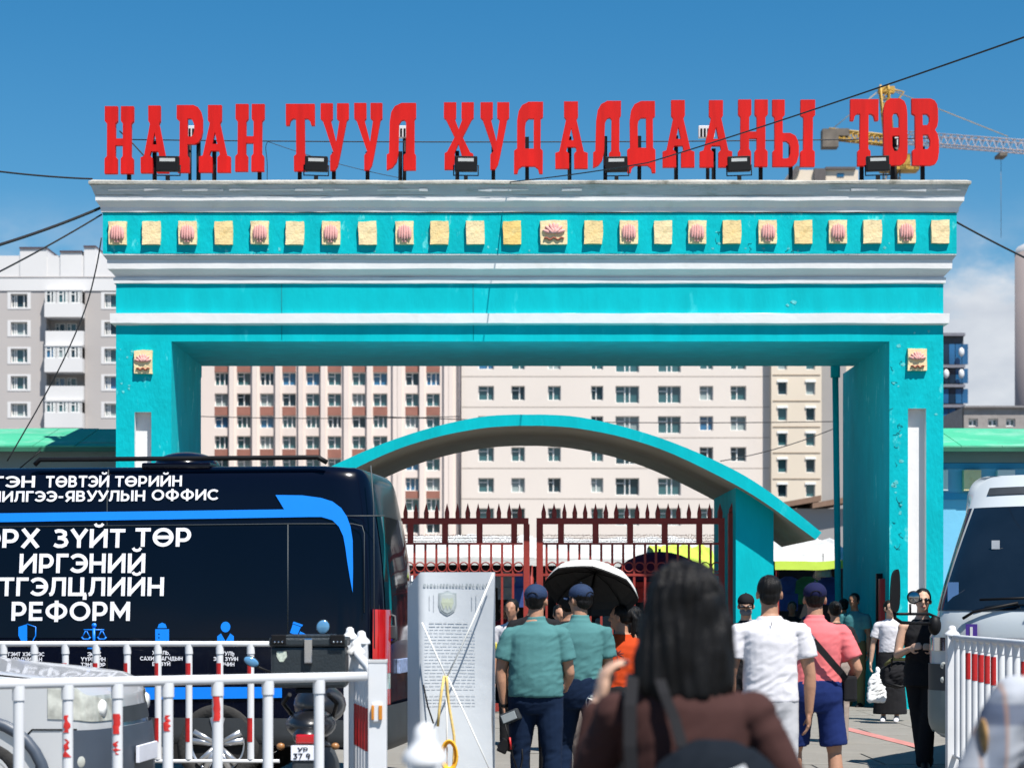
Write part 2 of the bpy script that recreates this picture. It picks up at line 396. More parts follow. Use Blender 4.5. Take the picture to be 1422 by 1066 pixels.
for i, cxp in enumerate(cent):
    zc = PZ(325-(cxp-161)*2.8/1150+(-.7 if cxp < 400 else 0), FY); big = cxp == 769
    me = tile_mesh(37/F*FY, 33/F*FY, 55) if big else TS[i % 4]
    t = link('frieze_tile', me, None, gate, loc=(PX(cxp, FY), FY, zc))
    if not t.data.materials: t.data.materials.append(M_cream)
    t.material_slots[0].link = 'OBJECT'; t.material_slots[0].material = M_creams[1] if cxp in flowers or big or cxp > 1190 else random.choice(M_creams)
    t.rotation_euler = (0, random.uniform(-.015, .015), 0)
    if cxp in flowers:
        t['label'] = 'cream frieze tile with a pink tulip-like relief'
        link('flower_relief', FLOWER, M_pink, t, world=False, loc=(random.uniform(-.006, .006), -.058, .0))
    elif big:
        t['label'] = 'wide cream centre tile with a pink lotus relief'
        link('lotus_relief', LOT, M_pink, t, world=False, loc=(0, -.056, .02))
        link('wave_relief', LOTW, M_brown, t, world=False, loc=(0, -.056, -.10))
for (x0, x1, y0, y1) in ((187, 212, 487, 519), (1260, 1286, 484.5, 515)):
    t = link('pillar_plaque', tile_mesh((x1-x0)/F*GY, (y1-y0)/F*GY, 31+x0), M_creams[1], gate, loc=(PX((x0+x1)/2, GY), GY, PZ((y0+y1)/2, GY)), label='square cream plaque with pink lotus relief on a gateway pillar')
    link('lotus_relief', LOTs, M_pink, t, world=False, loc=(0, -.056, .03))
    link('wave_relief', LOTWs, M_brown, t, world=False, loc=(0, -.056, -.11))
# flakes and cracks in the paint of the frieze and right pillar
bm = BM()
def flake(px, py, s, Y):
    c = P(px, py, Y-.004); n = random.randint(5, 8)
    pts = [(c.x+math.cos(a)*s*random.uniform(.4, 1.2), c.z+math.sin(a)*s*random.uniform(.3, 1.0)) for a in [2*PI*i/n for i in range(n)]]
    prism(bm, pts, None, lambda a, b, t: Vector((a, Y-.003+t, b)), .006)
for (px, py, s) in ((995, 322, .03), (1000, 338, .05), (990, 345, .035), (1035, 345, .03), (1060, 345, .035), (1095, 345, .035), (1108, 348, .03), (678, 343, .045), (690, 346, .03), (388, 346, .05), (372, 347, .03), (1228, 344, .05), (1235, 338, .025), (520, 349, .03), (735, 348, .025)): flake(px, py, s*.7, FY)
for k in range(12): flake(random.uniform(1240, 1254), random.uniform(470, 740), random.uniform(.02, .05), GY)
for k in range(8): flake(random.uniform(165, 184), random.uniform(480, 545), random.uniform(.01, .035), GY)
for (px, py, s) in ((1102, 419, .06), (1094, 424, .04), (1300, 575, .03), (1290, 460, .03), (1270, 462, .025)): flake(px, py, s, GY)
link('paint_flake', bm, mat('pale_old_paint', (.09, .46, .47), .8, .35, 20), gate)['kind'] = 'stuff'
bm = BM()
for k in range(26):
    right = k > 8
    px, py, Y = (random.uniform(1240, 1255), random.uniform(460, 760), GY) if right else (random.uniform(980, 1130), random.uniform(316, 348), FY)
    a = P(px, py, Y); pts = [a]
    for q in range(3): pts.append(pts[-1]+Vector((random.uniform(-.05, .05), 0, random.uniform(-.05, .03))))
    tube(bm, [(v.x, Y-.001, v.z) for v in pts], .0045, 4)
for (px) in (391, 657): tube(bm, [(PX(px, GY), GY-.0, gz(395)), (PX(px+.4, GY), GY, gz(472))], .004, 4)
link('paint_crack', bm, mat('crack_dark', (.0, .10, .11), .9), gate)['kind'] = 'stuff'
# drain pipes at the back of the opening
for (px0, px1, yb) in ((1160, 1165.5, 34.35), (273, 273, 34.05)):
    bm = BM(); X0 = PX(px0, yb); X1 = PX(px1, yb)
    tube(bm, [(X0, yb, PZ(480, yb)), (X0, yb, PZ(524, yb))], .085, 10)
    tube(bm, [(X0, yb, PZ(524, yb)), (X1, yb, .1)], .055, 10)
    link('drain_pipe', bm, M_turq, gate)

# ================================================================ ROOF LETTERS
G = {}
G['Н'] = ([(0,1),(.44,1),(.44,.78),(.37,.74),(.37,.52),(.63,.52),(.63,.74),(.56,.78),(.56,1),(1,1),(1,.78),(.92,.74),(.92,.26),(1,.22),(1,0),(.56,0),(.56,.22),(.63,.26),(.63,.42),(.37,.42),(.37,.26),(.44,.22),(.44,0),(0,0),(0,.22),(.08,.26),(.08,.74),(0,.78)], [])
G['А'] = ([(.28,1),(.71,1),(.71,.77),(.66,.73),(.88,.25),(1,.23),(1,0),(.58,0),(.58,.22),(.66,.26),(.63,.32),(.37,.32),(.33,.26),(.42,.22),(.42,0),(0,0),(0,.23),(.12,.25),(.34,.73),(.28,.77)], [[(.42,.42),(.58,.42),(.5,.6)]])
G['Р'] = ([(0,1),(.65,1),(.82,.97),(.93,.91),(1,.8),(1,.6),(.95,.51),(.84,.45),(.7,.42),(.42,.42),(.42,.25),(.5,.22),(.5,0),(.05,0),(.05,.22),(.12,.25),(.12,.76),(0,.8)], [[(.42,.8),(.56,.8),(.64,.75),(.68,.7),(.68,.62),(.64,.56),(.56,.53),(.42,.53)]])
G['Т'] = ([(0,1),(1,1),(1,.68),(.88,.68),(.84,.75),(.76,.78),(.65,.78),(.65,.25),(.73,.22),(.73,0),(.27,0),(.27,.22),(.35,.25),(.35,.78),(.24,.78),(.16,.75),(.12,.68),(0,.68)], [])
G['У'] = ([(0,1),(.43,1),(.43,.77),(.37,.74),(.56,.42),(.67,.74),(.58,.77),(.58,1),(1,1),(1,.77),(.93,.74),(.70,.22),(.62,.07),(.52,0),(.35,0),(.35,.22),(.46,.27),(.08,.74),(0,.77)], [])
G['Л'] = ([(.5,1),(1,1),(1,.78),(.95,.75),(.95,.25),(1,.22),(1,0),(.58,0),(.58,.22),(.66,.25),(.66,.72),(.6,.75),(.5,.74),(.42,.68),(.40,.25),(.34,.12),(.2,.04),(0,0),(0,.23),(.08,.25),(.1,.72),(.15,.86),(.27,.95)], [])
G['Х'] = ([(0,1),(.41,1),(.41,.77),(.38,.74),(.5,.6),(.62,.74),(.59,.77),(.59,1),(1,1),(1,.77),(.93,.74),(.64,.48),(.9,.25),(1,.23),(1,0),(.62,0),(.62,.20),(.5,.38),(.38,.25),(.38,.22),(.36,0),(.04,0),(.04,.24),(.12,.26),(.37,.48),(.08,.74),(0,.77)], [])
G['Д'] = ([(.5,1),(1,1),(1,.77),(.92,.75),(.92,.3),(1,.27),(1,-.07),(.88,-.07),(.84,.0),(.72,.04),(.28,.04),(.16,.0),(.12,-.07),(0,-.07),(0,.27),(.1,.3),(.1,.72),(.15,.86),(.27,.95)], [[(.38,.3),(.68,.3),(.68,.75),(.5,.75),(.41,.71),(.38,.64)]])
G['Ь'] = ([(0,1),(.29,1),(.29,.77),(.24,.74),(.24,.5),(.42,.5),(.54,.46),(.60,.38),(.62,.3),(.62,.17),(.57,.06),(.5,.015),(.42,0),(0,0),(0,.22),(.05,.25),(.05,.74),(0,.77)], [[(.24,.38),(.33,.38),(.40,.34),(.42,.29),(.42,.2),(.38,.13),(.33,.12),(.24,.12)]])
G['I'] = ([(.66,1),(1,1),(1,.77),(.95,.74),(.95,.25),(1,.22),(1,0),(.66,0),(.66,.22),(.73,.25),(.73,.74),(.66,.77)], [])
G['Ө'] = ([(.3,1),(.7,1),(.88,.96),(.97,.88),(1,.78),(1,.22),(.97,.11),(.88,.04),(.7,0),(.3,0),(.12,.04),(.03,.11),(0,.22),(0,.78),(.03,.88),(.12,.96)], [[(.36,.56),(.66,.56),(.66,.72),(.58,.78),(.44,.78),(.36,.72)], [(.36,.44),(.66,.44),(.66,.28),(.58,.21),(.44,.21),(.36,.28)]])
G['В'] = ([(0,1),(.7,1),(.86,.97),(.95,.91),(.98,.82),(.98,.66),(.94,.58),(.86,.53),(.95,.47),(1,.38),(1,.2),(.95,.08),(.86,.02),(.7,0),(0,0),(0,.22),(.12,.25),(.12,.75),(0,.78)], [[(.4,.6),(.58,.6),(.66,.66),(.66,.73),(.58,.77),(.4,.77)], [(.4,.24),(.58,.24),(.67,.29),(.68,.38),(.6,.46),(.4,.46)]])
LY = 31.5
def top_y(px): return 147.5-3.2*min(1, (px-145)/250) - max(0, (px-395))*7.6/880
def bot_y(px): return 241-3.6*min(1, (px-145)/250) - max(0, (px-395))*8.2/880
def sx(v): return v
words = [('НАРАН', [(145,185),(195,234),(245,281),(276,320),(327,367)]), ('ТУУЛ', [(397,437),(445,484),(492,531),(537,577.5)]),
         ('ХУДАЛДААНЫ', [(616,657.5),(667,707),(714,754),(771,816),(824,862),(871,910),(920,964),(972,1017),(1025,1066),(1073,1132)]), ('ТӨВ', [(1181,1220),(1227,1260),(1267,1304)])]
desc = ['first word of the red rooftop sign, НАРАН, at the left end of the gateway', 'second word of the red rooftop sign, ТУУЛ, left of the middle', 'third and longest word of the red rooftop sign, ХУДАЛДААНЫ', 'last word of the red rooftop sign, ТӨВ, in front of the crane']
for wi, (word, ext) in enumerate(words):
    xm = PX((ext[0][0]+ext[-1][1])/2, LY)
    ws = thing('sign_lettering', desc[wi], 'sign', (xm, LY, gz(250)), group='words of the rooftop sign')
    for ch, (a, b) in zip(word, ext):
        zt, zb = PZ(top_y((a+b)/2), LY), PZ(bot_y((a+b)/2), LY)
        bm = BM()
        for g in (['Ь', 'I'] if ch == 'Ы' else [ch]):
            poly, holes = G[g]
            th = random.uniform(-.012, .012); dy = random.uniform(-.02, .02)
            prism(bm, poly, holes, lambda u, v, t: Vector((PX(a+(b-a)*u, LY)+th*(v-.5), LY+t+dy, zb+(zt-zb)*v)), .09)
        link('letter', bm, M_red, ws, label='red slab-serif letter '+ch)
        # post behind the letter down to the roof
        pc = a+(b-a)*(.8 if ch in 'НР' else .45)
        bm = BM(); X = PX(pc, LY)
        box(bm, X-.03, X+.03, LY+.11, LY+.17, gz(256), zb+(zt-zb)*(.5 if random.random() < .5 else .3))
        box(bm, X-.04, X+.10, LY+.11, LY+.2, gz(254), gz(254)+.16)
        link('post', bm, M_black, ws)
# floodlights standing on the roof edge
def floodlight():
    root = thing('floodlight', 'black floodlight on the roof edge', 'floodlight', group='floodlights along the gateway roof')
    bm = BM(); box(bm, -.175, .175, -.06, .05, .04, .27, .012)
    for k in range(6): box(bm, -.15+k*.055, -.14+k*.055, .05, .08, .06, .25)
    o = link('housing', bm, M_black, root, world=False)
    bm = BM(); box(bm, -.12, .12, -.0635, -.058, .185, .235, 0); link('lens', bm, mat('pale_reflection', (.42, .43, .42), .4, .1, 8), root, world=False)  # pale strip: a reflection on the housing, painted as a colour
    bm = BM(); tube(bm, [(-.19, -.0, .14), (-.19, 0, -.02), (.19, 0, -.02), (.19, 0, .14)], .012, 6); box(bm, -.03, .03, -.03, .03, -.09, -.02); link('bracket', bm, M_black, root, world=False)
    return root
fl = floodlight()
FL = [(233, 242), (439, 242), (647, 242), (856, 242.5), (1026.5, 242), (1219, 241.5)]
FD = ['leftmost black floodlight, below the first letter А', 'black floodlight below the first Т of the sign', 'black floodlight below the letter Х', 'black floodlight between Л and Д in the long word', 'black floodlight below the Н of the long word', 'rightmost black floodlight, below the last word of the sign']
for i, (px, py) in enumerate(FL):
    o = fl if i == 0 else copy_tree(fl)
    o.location = (PX(px, 31.2), 31.2, PZ(py, 31.2)+.0); o['label'] = FD[i]; o.rotation_euler = (0, random.uniform(-.04, .04), 0)
for (px, py, d) in ((262, 184, 'small white lamp head behind the letter Р'), (560, 184, 'small white lamp head inside the letter Л of the second word'), (981, 184, 'small white lamp head beside the second last А'), (1241, 199, 'small white lamp head inside the letter Ө')):
    Y = 32.3; t = thing('lamp_head', d, 'lamp', P(px, 250, Y), group='small lamps behind the letters')
    bm = BM(); c = P(px, py, Y); box(bm, c.x-.13, c.x+.13, Y-.05, Y+.05, c.z-.09, c.z+.1, .01); link('lamp_body', bm, M_whitem, t)
    bm = BM()
    for k in range(4): box(bm, c.x-.10+k*.055, c.x-.07+k*.055, Y-.058, Y-.048, c.z-.08, c.z+.05)
    link('vent', bm, M_black, t)
    bm = BM(); tube(bm, [(c.x+.02, Y, c.z-.1), (c.x+.02, Y, gz(256))], .03, 6); link('post', bm, M_black, t)

# ================================================================ ARCH CANOPY
AY, AB = 29.2, 32.9
up = [(735, 575.5), (760, 575.6), (805, 579), (869, 593), (934, 614), (999, 642), (1047, 668), (1096, 703), (1141, 739)]
lo = [(735, 591), (760, 591.3), (805, 595), (869, 608), (934, 630), (1018, 671), (1064, 699), (1096, 722), (1133, 749)]
def full(l): return [(1470-x, y) for x, y in l[::-1]]+l[1:]
def dens(l, n=4):
    out = []
    for i in range(len(l)-1):
        p0, p1, p2, p3 = l[max(0, i-1)], l[i], l[i+1], l[min(len(l)-1, i+2)]
        for k in range(n):
            t = k/n
            out.append(tuple(.5*((2*p1[c])+(-p0[c]+p2[c])*t+(2*p0[c]-5*p1[c]+4*p2[c]-p3[c])*t*t+(-p0[c]+3*p1[c]-3*p2[c]+p3[c])*t**3) for c in (0, 1)))
    return out+[l[-1]]
U, Lw = dens(full(up)), dens(full(lo))
arch = thing('arched_canopy', 'low turquoise arched canopy inside the gateway opening', 'canopy', (PX(735, AY), AY, 0))
bm = BM()
def ar(l, Y, dz=0): return [bm.verts.new((PX(x, AY), Y, PZ(y, AY)+dz)) for x, y in l]
a1, a2 = ar(U, AY), ar(U, AB); b1, b2 = ar(Lw, AY), ar(Lw, AB)
n = min(len(a1), len(b1))
for i in range(n-1):
    bm.faces.new((b1[i], b1[i+1], a1[i+1], a1[i])); bm.faces.new((a2[i], a2[i+1], b2[i+1], b2[i])); bm.faces.new((a1[i], a1[i+1], a2[i+1], a2[i])).smooth = True
    f = bm.faces.new((b2[i], b2[i+1], b1[i+1], b1[i])); f.material_index = 1; f.smooth = True
bm.faces.new((a1[0], a2[0], b2[0], b1[0])); bm.faces.new((a1[-1], b1[-1], b2[-1], a2[-1]))
link('arch_slab', bm, [M_turq, M_soff], arch)
for s in (1, -1):
    bm = BM(); xs = [(1025, 0), (1078, 0), (1078, 700), (1025, 668)]
    f = (lambda x: x) if s == 1 else (lambda x: 1470-x)
    pts = [(PX(f(1025), AY), 0), (PX(f(1078), AY), 0), (PX(f(1078), AY), PZ(700, AY)), (PX(f(1025), AY), PZ(668, AY))]
    prism(bm, pts, None, lambda a, b, t: Vector((a, AY+.3+t, b)), 3.2)
    link('pillar', bm, M_turq, arch)

# ================================================================ RED IRON GATE
IY = 30.0
def rz_(py): return PZ(py, IY)
def ironleaf(x0, x1, label, stile_at, phase):
    t = thing('iron_gate', label, 'gate', (PX((x0+x1)/2, IY), IY, 0), group='leaves of the red iron gate')
    X = lambda p: PX(p, IY)
    def bx(name, a, b, c, d, dep=.05, label=None):
        bm = BM(); box(bm, X(a), X(b), IY-dep/2, IY+dep/2, rz_(d), rz_(c), 0); return link(name, bm, M_oxide, t)
    bx('top_rail', x0, x1, 719, 727.5, .07); bx('lower_rail', x0, x1, 976, 987, .07); bx('middle_rail', x0+8, x1-8, 796, 799.5, .04)
    bx('ornament_rail', x0+8, x1-8, 753, 756, .036)
    for (a, b) in stile_at: bx('stile', a, b, 727.5, 976, .08)
    # finials
    bm = BM(); zt, zb = rz_(698), rz_(719)
    r_ = .028
    vs = [bm.verts.new((sx_*r_, sy_*r_, zb)) for sx_, sy_ in ((-1, -1), (1, -1), (1, 1), (-1, 1))]; tp = bm.verts.new((0, 0, zt))
    m1 = [bm.verts.new((v.co.x*1.1, v.co.y*1.1, zb+(zt-zb)*.35)) for v in vs]
    for i in range(4): bm.faces.new((vs[i], vs[(i+1) % 4], m1[(i+1) % 4], m1[i])); bm.faces.new((m1[i], m1[(i+1) % 4], tp))
    bm.faces.new(vs[::-1]); sp = bpy.data.meshes.new('finial'); bm.to_mesh(sp); bm.free(); sp.materials.append(M_oxide)
    x = x0+phase
    while x < x1-2:
        o = link('finial', sp, None, t, loc=(X(x), IY, 0)); o.rotation_euler = (0, 0, random.uniform(-.3, .3)); x += 14.4
    bm = BM(); box(bm, -.028*1.6, .028*1.6, -.02, .02, rz_(753), rz_(727.5)); bar = bpy.data.meshes.new('spacer'); bm.to_mesh(bar); bm.free(); bar.materials.append(M_oxide)
    x = x0+34
    while x < x1-12: link('spacer', bar, None, t, loc=(X(x), IY, 0)); x += 48
    bm = BM(); box(bm, -.017, .017, -.014, .014, rz_(976), rz_(756)); bar = bpy.data.meshes.new('bar'); bm.to_mesh(bar); bm.free(); bar.materials.append(M_oxide)
    bm = BM()
    for k in range(14):
        a = 2*PI*k/14; b = 2*PI*(k+1)/14
        tube(bm, [(math.cos(a)*.07, 0, math.sin(a)*.07), (math.cos(b)*.07, 0, math.sin(b)*.07)], .013, 4, False)
    ring = bpy.data.meshes.new('ring'); bm.to_mesh(ring); bm.free(); ring.materials.append(M_oxide)
    x = x0+14
    while x < x1-12:
        link('bar', bar, None, t, loc=(X(x), IY, 0))
        link('ring', ring, None, t, loc=(X(x+7.6), IY-.018, rz_(787))); link('ring', ring, None, t, loc=(X(x+7.6), IY-.018, rz_(920)))
        x += 15.2
    # perforated scrollwork band, flat iron net
    bm = BM(); x = x0+10
    while x < x1-14:
        for k in range(3):
            c = (X(x+random.uniform(-.5, .5)), rz_(743+k*4)); q = random.random()*PI
            tube(bm, [(c[0]-math.cos(q)*.03, IY, c[1]-math.sin(q)*.018), (c[0]+math.cos(q)*.03, IY, c[1]+math.sin(q)*.018)], .005, 4, False)
        x += 3.2
    o = link('scrollwork', bm, mat('brown_scroll_iron', (.16, .05, .035), .7), t); o['kind'] = 'stuff'
    return t
ironleaf(440, 734, 'left leaf of the red spiked iron gate, partly behind the van', [(440, 448), (727, 735.5)], 8)
ironleaf(745, 1006, 'right leaf of the red spiked iron gate, ending at the arch pillar', [(745, 754), (998, 1006)], 10)
t = thing('gate_post', 'tall dark red gate post with spiked top beside the arch pillar', 'post', P(1017, 0, IY)*1)
t.location = (PX(1017, IY), IY, 0)
bm = BM(); box(bm, PX(1011, IY), PX(1022, IY), IY-.1, IY+.06, 0, rz_(712), .01); link('shaft', bm, M_oxide, t)
bm = BM(); lathe(bm, [(.0, rz_(697)), (.03, rz_(704)), (.05, rz_(707)), (.05, rz_(712)), (0, rz_(712.5))], (PX(1016.5, IY), IY-.02, 0), n=8); link('cap', bm, M_oxide, t)
t = thing('gate_post', 'short red post with dark frame inside the right gateway pillar', 'post'); t.location = (PX(1225, 31.6), 31.6, 0)
bm = BM(); box(bm, PX(1221, 31.4), PX(1229, 31.4), 31.35, 31.5, 0, PZ(803, 31.4), .01); link('shaft', bm, mat('bright_red_post', (.45, .02, .02), .5), t)
bm = BM(); box(bm, PX(1215, 31.7), PX(1234, 31.7), 31.55, 31.65, 0, PZ(796, 31.7), .01); link('backing_frame', bm, M_black, t)
# ================================================================ FAR BUILDINGS
GLASS = [M_glass, M_glassb, mat('window_glass_dark', (.012, .03, .04), .08, .4, .3), mat('window_glass_curtain', (.22, .27, .27), .25, .3, .4)]
WINM = {}
def window(parent, x0, x1, z0, z1, Y, depth, mull, kind=0):
    """a window part: pane, with its frame as sub-part; meshes shared between alike sizes"""
    w_, h_ = round(x1-x0, 2), round(z1-z0, 2); key = (w_, h_, mull)
    if key not in WINM:
        bm = BM(); bm.faces.new([bm.verts.new(q) for q in ((-w_/2, 0, -h_/2), (w_/2, 0, -h_/2), (w_/2, 0, h_/2), (-w_/2, 0, h_/2))])
        m1 = bpy.data.meshes.new('window'); bm.to_mesh(m1); bm.free(); m1.materials.append(M_glass)
        bm = BM(); f = .075
        for (a, b, c, d) in ((-w_/2, w_/2, -h_/2, -h_/2+f), (-w_/2, w_/2, h_/2-f, h_/2), (-w_/2, -w_/2+f, -h_/2+f, h_/2-f), (w_/2-f, w_/2, -h_/2+f, h_/2-f)): box(bm, a, b, -.08, -.01, c, d)
        for q in mull:
            xx = -w_/2+w_*q; box(bm, xx-.05, xx+.05, -.08, -.01, -h_/2+f, h_/2-f)
        if len(mull): box(bm, -w_/2+f, -w_/2+w_*mull[0]-.05, -.078, -.012, h_*.18, h_*.18+.07)
        m2 = bpy.data.meshes.new('window_frame'); bm.to_mesh(m2); bm.free(); m2.materials.append(M_frame)
        WINM[key] = (m1, m2)
    m1, m2 = WINM[key]
    o = link('window', m1, None, parent, loc=((x0+x1)/2, Y+depth-.02, (z0+z1)/2))
    o.material_slots[0].link = 'OBJECT'; o.material_slots[0].material = random.choices(GLASS, [5, 1.5, 2.5, 2])[0]
    link('window_frame', m2, None, o, world=False)
    return o
BY = 200.0
bX = lambda px, Y=BY: PX(px, Y)
bZ = lambda py, Y=BY: PZ(py, Y)
M_fac = mat('pinkish_render', (.70, .60, .54), .9, .04, .06, .1, 2, col2=(.62, .53, .48), c2scale=.08)
M_fac2 = mat('pale_render', (.66, .59, .53), .9, .04, .06, .1, 2, col2=(.60, .54, .49), c2scale=.08)
M_brick = mat('brick_red_panel', (.27, .115, .085), .9, .15, .8)
M_beige = mat('beige_render', (.64, .55, .44), .9, .06, .1, col2=(.58, .49, .36), c2scale=.1)
M_grey = mat('grey_concrete', (.28, .27, .265), .9, .08, .2)
# left wing with brick-red spandrels
b1 = thing('office_block', 'pinkish office block with brick-red panels between its windows', 'building', ((bX(279)+bX(640))/2, BY, 0))
wx = [(298,317),(329,348),(361,380),(392,411),(425,444),(455,474),(489,508),(518,538),(563,582),(592,611)]
wy = [(517,535),(546,564),(577,594),(605,623),(636,653),(663,681),(692,709),(722,740)]
wy = [(459,477), (488,506)]+wy
holes = [(bX(a), bX(b), bZ(d), bZ(c)) for a, b in wx for c, d in wy]
bm = BM(); holed(bm, bX(255), bX(636), 0, bZ(440), holes, BY, .5)
box(bm, bX(255), bX(636), BY+.6, BY+22, 0, bZ(440)); link('wall', bm, M_fac, b1)
for a, b in wx:
    for i, (c, d) in enumerate(wy): window(b1, bX(a), bX(b), bZ(d), bZ(c), BY, .45, (.5,) if (a+i) % 3 else (.35, .7))
    for (c, d) in ((506, 517), (564, 577), (623, 636), (681, 692), (477, 488)):
        if (c, d) == (477, 488): continue
        bm = BM(); box(bm, bX(a), bX(b), BY-.02, BY+.2, bZ(d)+.03, bZ(c)-.03); link('spandrel_panel', bm, M_brick, b1)
for px in (322, 354, 386, 418, 449, 481, 513, 549, 555, 586, 620, 626):
    bm = BM(); box(bm, bX(px-3.2), bX(px+3.2), BY-.35, BY-.0, 0, bZ(440)+.3); link('pilaster', bm, M_fac, b1)
bm = BM(); tube(bm, [(bX(638), BY-.3, 0), (bX(638), BY-.3, bZ(440))], .12, 6); link('drain_pipe', bm, mat('dark_pipe', (.10, .09, .10), .7), b1)
# right wing
b2 = thing('apartment_block', 'plain pale apartment block with square windows behind the arch', 'building', ((bX(640)+bX(1070))/2, BY, 0))
wx2 = [(664,686,1),(710,729,1),(761,779,1),(821,838,1),(855,888,2),(914,946,2),(972,991,1),(1015,1037,1)]
wy2 = [(449,470), (492,512), (535,555), (577,597), (620,640), (663,683), (705,725)]
holes = [(bX(a), bX(b), bZ(d+(4 if k == 2 else 0)), bZ(c)) for a, b, k in wx2 for c, d in wy2]
bm = BM(); holed(bm, bX(640.5), bX(1070), 0, bZ(430), holes, BY+.4, .45)
box(bm, bX(640.5), bX(1070), BY+.95, BY+22, 0, bZ(430)); link('wall', bm, M_fac2, b2)
for a, b, k in wx2:
    for i, (c, d) in enumerate(wy2): window(b2, bX(a), bX(b), bZ(d+(4 if k == 2 else 0)), bZ(c), BY+.4, .42, (.4, .6) if k == 2 else ((.42,) if a % 2 else (.6,)))
for i, c in enumerate((451, 494, 536.5, 579, 621.5, 664, 706.5)):
    bm = BM(); box(bm, bX(641), bX(1069), BY+.385, BY+.39, bZ(c-14), bZ(c-14)+.09); link('panel_joint', bm, mat('panel_joint', (.42, .36, .31), .9), b2)
# beige end block
E1 = 199.3
b3 = thing('stair_block', 'beige end block with narrow dark windows and a grey side wall', 'building', (PX(1107, E1), E1, 0))
wx3 = [(1080,1093),(1119,1132)]; wy3 = [(492,513),(529,548),(565,584),(600,619),(636,656),(671,690)]
holes = [(PX(a, E1), PX(b, E1), PZ(d, E1), PZ(c, E1)) for a, b in wx3 for c, d in wy3]
bm = BM(); holed(bm, PX(1071, E1), PX(1141, E1), 0, PZ(430, E1), holes, E1, .35); box(bm, PX(1071, E1), PX(1141, E1), E1+.5, E1+6, 0, PZ(430, E1)); link('wall', bm, M_beige, b3)
for a, b in wx3:
    for c, d in wy3:
        window(b3, PX(a, E1), PX(b, E1), PZ(d, E1), PZ(c, E1), E1, .32, ())
        bm = BM(); box(bm, PX(a-1, E1), PX(b+1, E1), E1-.12, E1+.1, PZ(c+1.5, E1), PZ(c-1.5, E1)); link('window_hood', bm, M_frame, b3)
bm = BM()
for k in range(5): box(bm, PX(1073, E1), PX(1139, E1), E1-.05, E1-.01, PZ(521+k*36, E1), PZ(520+k*36, E1))
link('ledge', bm, mat('ledge_brown', (.28, .2, .13), .9), b3)
bm = BM(); box(bm, PX(1141.2, E1+3), PX(1175, E1+3), E1+3, E1+14, 0, PZ(440, E1+3)); link('side_wing', bm, M_grey, b3)
# roof top seen between letters
RY = 210
t = thing('roof_house', 'beige roof house with dark mansard showing behind the last letters', 'building', (PX(1155, RY), RY, 0))
bm = BM(); box(bm, PX(1098, RY), PX(1192, RY), RY, RY+8, 0, PZ(236, RY)); link('wall', bm, M_beige, t)
bm = BM(); prism(bm, [(PX(1090, RY), PZ(252, RY)), (PX(1104, RY), PZ(232, RY)), (PX(1112, RY), PZ(232, RY)), (PX(1098, RY), PZ(252, RY))], None, lambda a, b, q: Vector((a, RY-.5+q, b)), 6); box(bm, PX(1130, RY), PX(1146, RY), RY-.4, RY+7, PZ(252, RY), PZ(235, RY)); box(bm, PX(1146, RY), PX(1188, RY), RY-.3, RY+6, PZ(235.9, RY), PZ(232.5, RY)); link('roof', bm, mat('dark_mansard', (.09, .08, .08), .8), t)
bm = BM(); box(bm, PX(1162, RY), PX(1172, RY), RY-.06, RY+.1, PZ(246, RY), PZ(241, RY)); link('window', bm, M_glassb, t)

# grey apartment block on the left
LYb = 170.0
lX = lambda px: PX(px, LYb); lZ = lambda py: PZ(py, LYb)
M_lg = mat('grey_panel_wall', (.40, .37, .355), .92, .06, .12, .2, 6)
M_lw = mat('white_panel_wall', (.60, .59, .585), .9, .06, .1)
b4 = thing('grey_apartment_block', 'grey and white panel apartment block with stacked balconies', 'building', (lX(90), LYb, 0))
rows = [(408,427),(447,465),(484,503),(522,540.5),(560,578),(598,616)]
holes = [(lX(a), lX(b), lZ(d), lZ(c)) for a, b in ((15,38),(-62,-38),(145,168)) for c, d in rows]
bm = BM(); holed(bm, lX(-140), lX(64.5), 0, lZ(404), [h for h in holes if h[0] < lX(60)], LYb, .4); box(bm, lX(-140), lX(64.5), LYb+.5, LYb+13, 0, lZ(404))
holed(bm, lX(118), lX(235), 0, lZ(404), [h for h in holes if h[0] > lX(120)], LYb, .4); box(bm, lX(118), lX(235), LYb+.5, LYb+13, 0, lZ(404)); link('wall', bm, M_lg, b4)
bm = BM(); box(bm, lX(-141), lX(236), LYb-.08, LYb+13, lZ(404)+.01, lZ(385)); box(bm, lX(-141), lX(236), LYb-.0, LYb+13, lZ(384.6), lZ(355)); link('parapet', bm, M_lw, b4)
bm = BM(); box(bm, lX(-141), lX(236), LYb-.12, LYb-.02, lZ(385.6), lZ(384.2)); link('parapet_joint', bm, M_lg, b4)
for (a, b, c) in ((28, 65, 345.5), (117, 133, 343.5), (84, 114, 350.5)):
    bm = BM(); box(bm, lX(a), lX(b), LYb-.1, LYb+4, lZ(385)+.05, lZ(c)); link('stair_head', bm, M_lw, b4)
    bm = BM(); box(bm, lX(a-.6), lX(b+.6), LYb-.2, LYb+4.2, lZ(c), lZ(c-2)); link('stair_head_roof', bm, mat('dark_red_capping', (.07, .04, .05), .8), b4)
for (a, b) in ((15,38),(-62,-38),(145,168)):
    for c, d in rows:
        window(b4, lX(a), lX(b), lZ(d), lZ(c), LYb, .38, (.18, .3, .75))
        bm = BM(); f = .14
        x0, x1, z0, z1 = lX(a), lX(b), lZ(d), lZ(c)
        for q in ((x0-f*2, x1+f*2, z1, z1+f), (x0-f*2, x1+f*2, z0-f, z0), (x0-f*2, x0, z0, z1), (x1, x1+f*2, z0, z1)): box(bm, q[0], q[1], LYb-.03, LYb+.03, q[2], q[3])
        link('window_surround', bm, M_lw, b4)
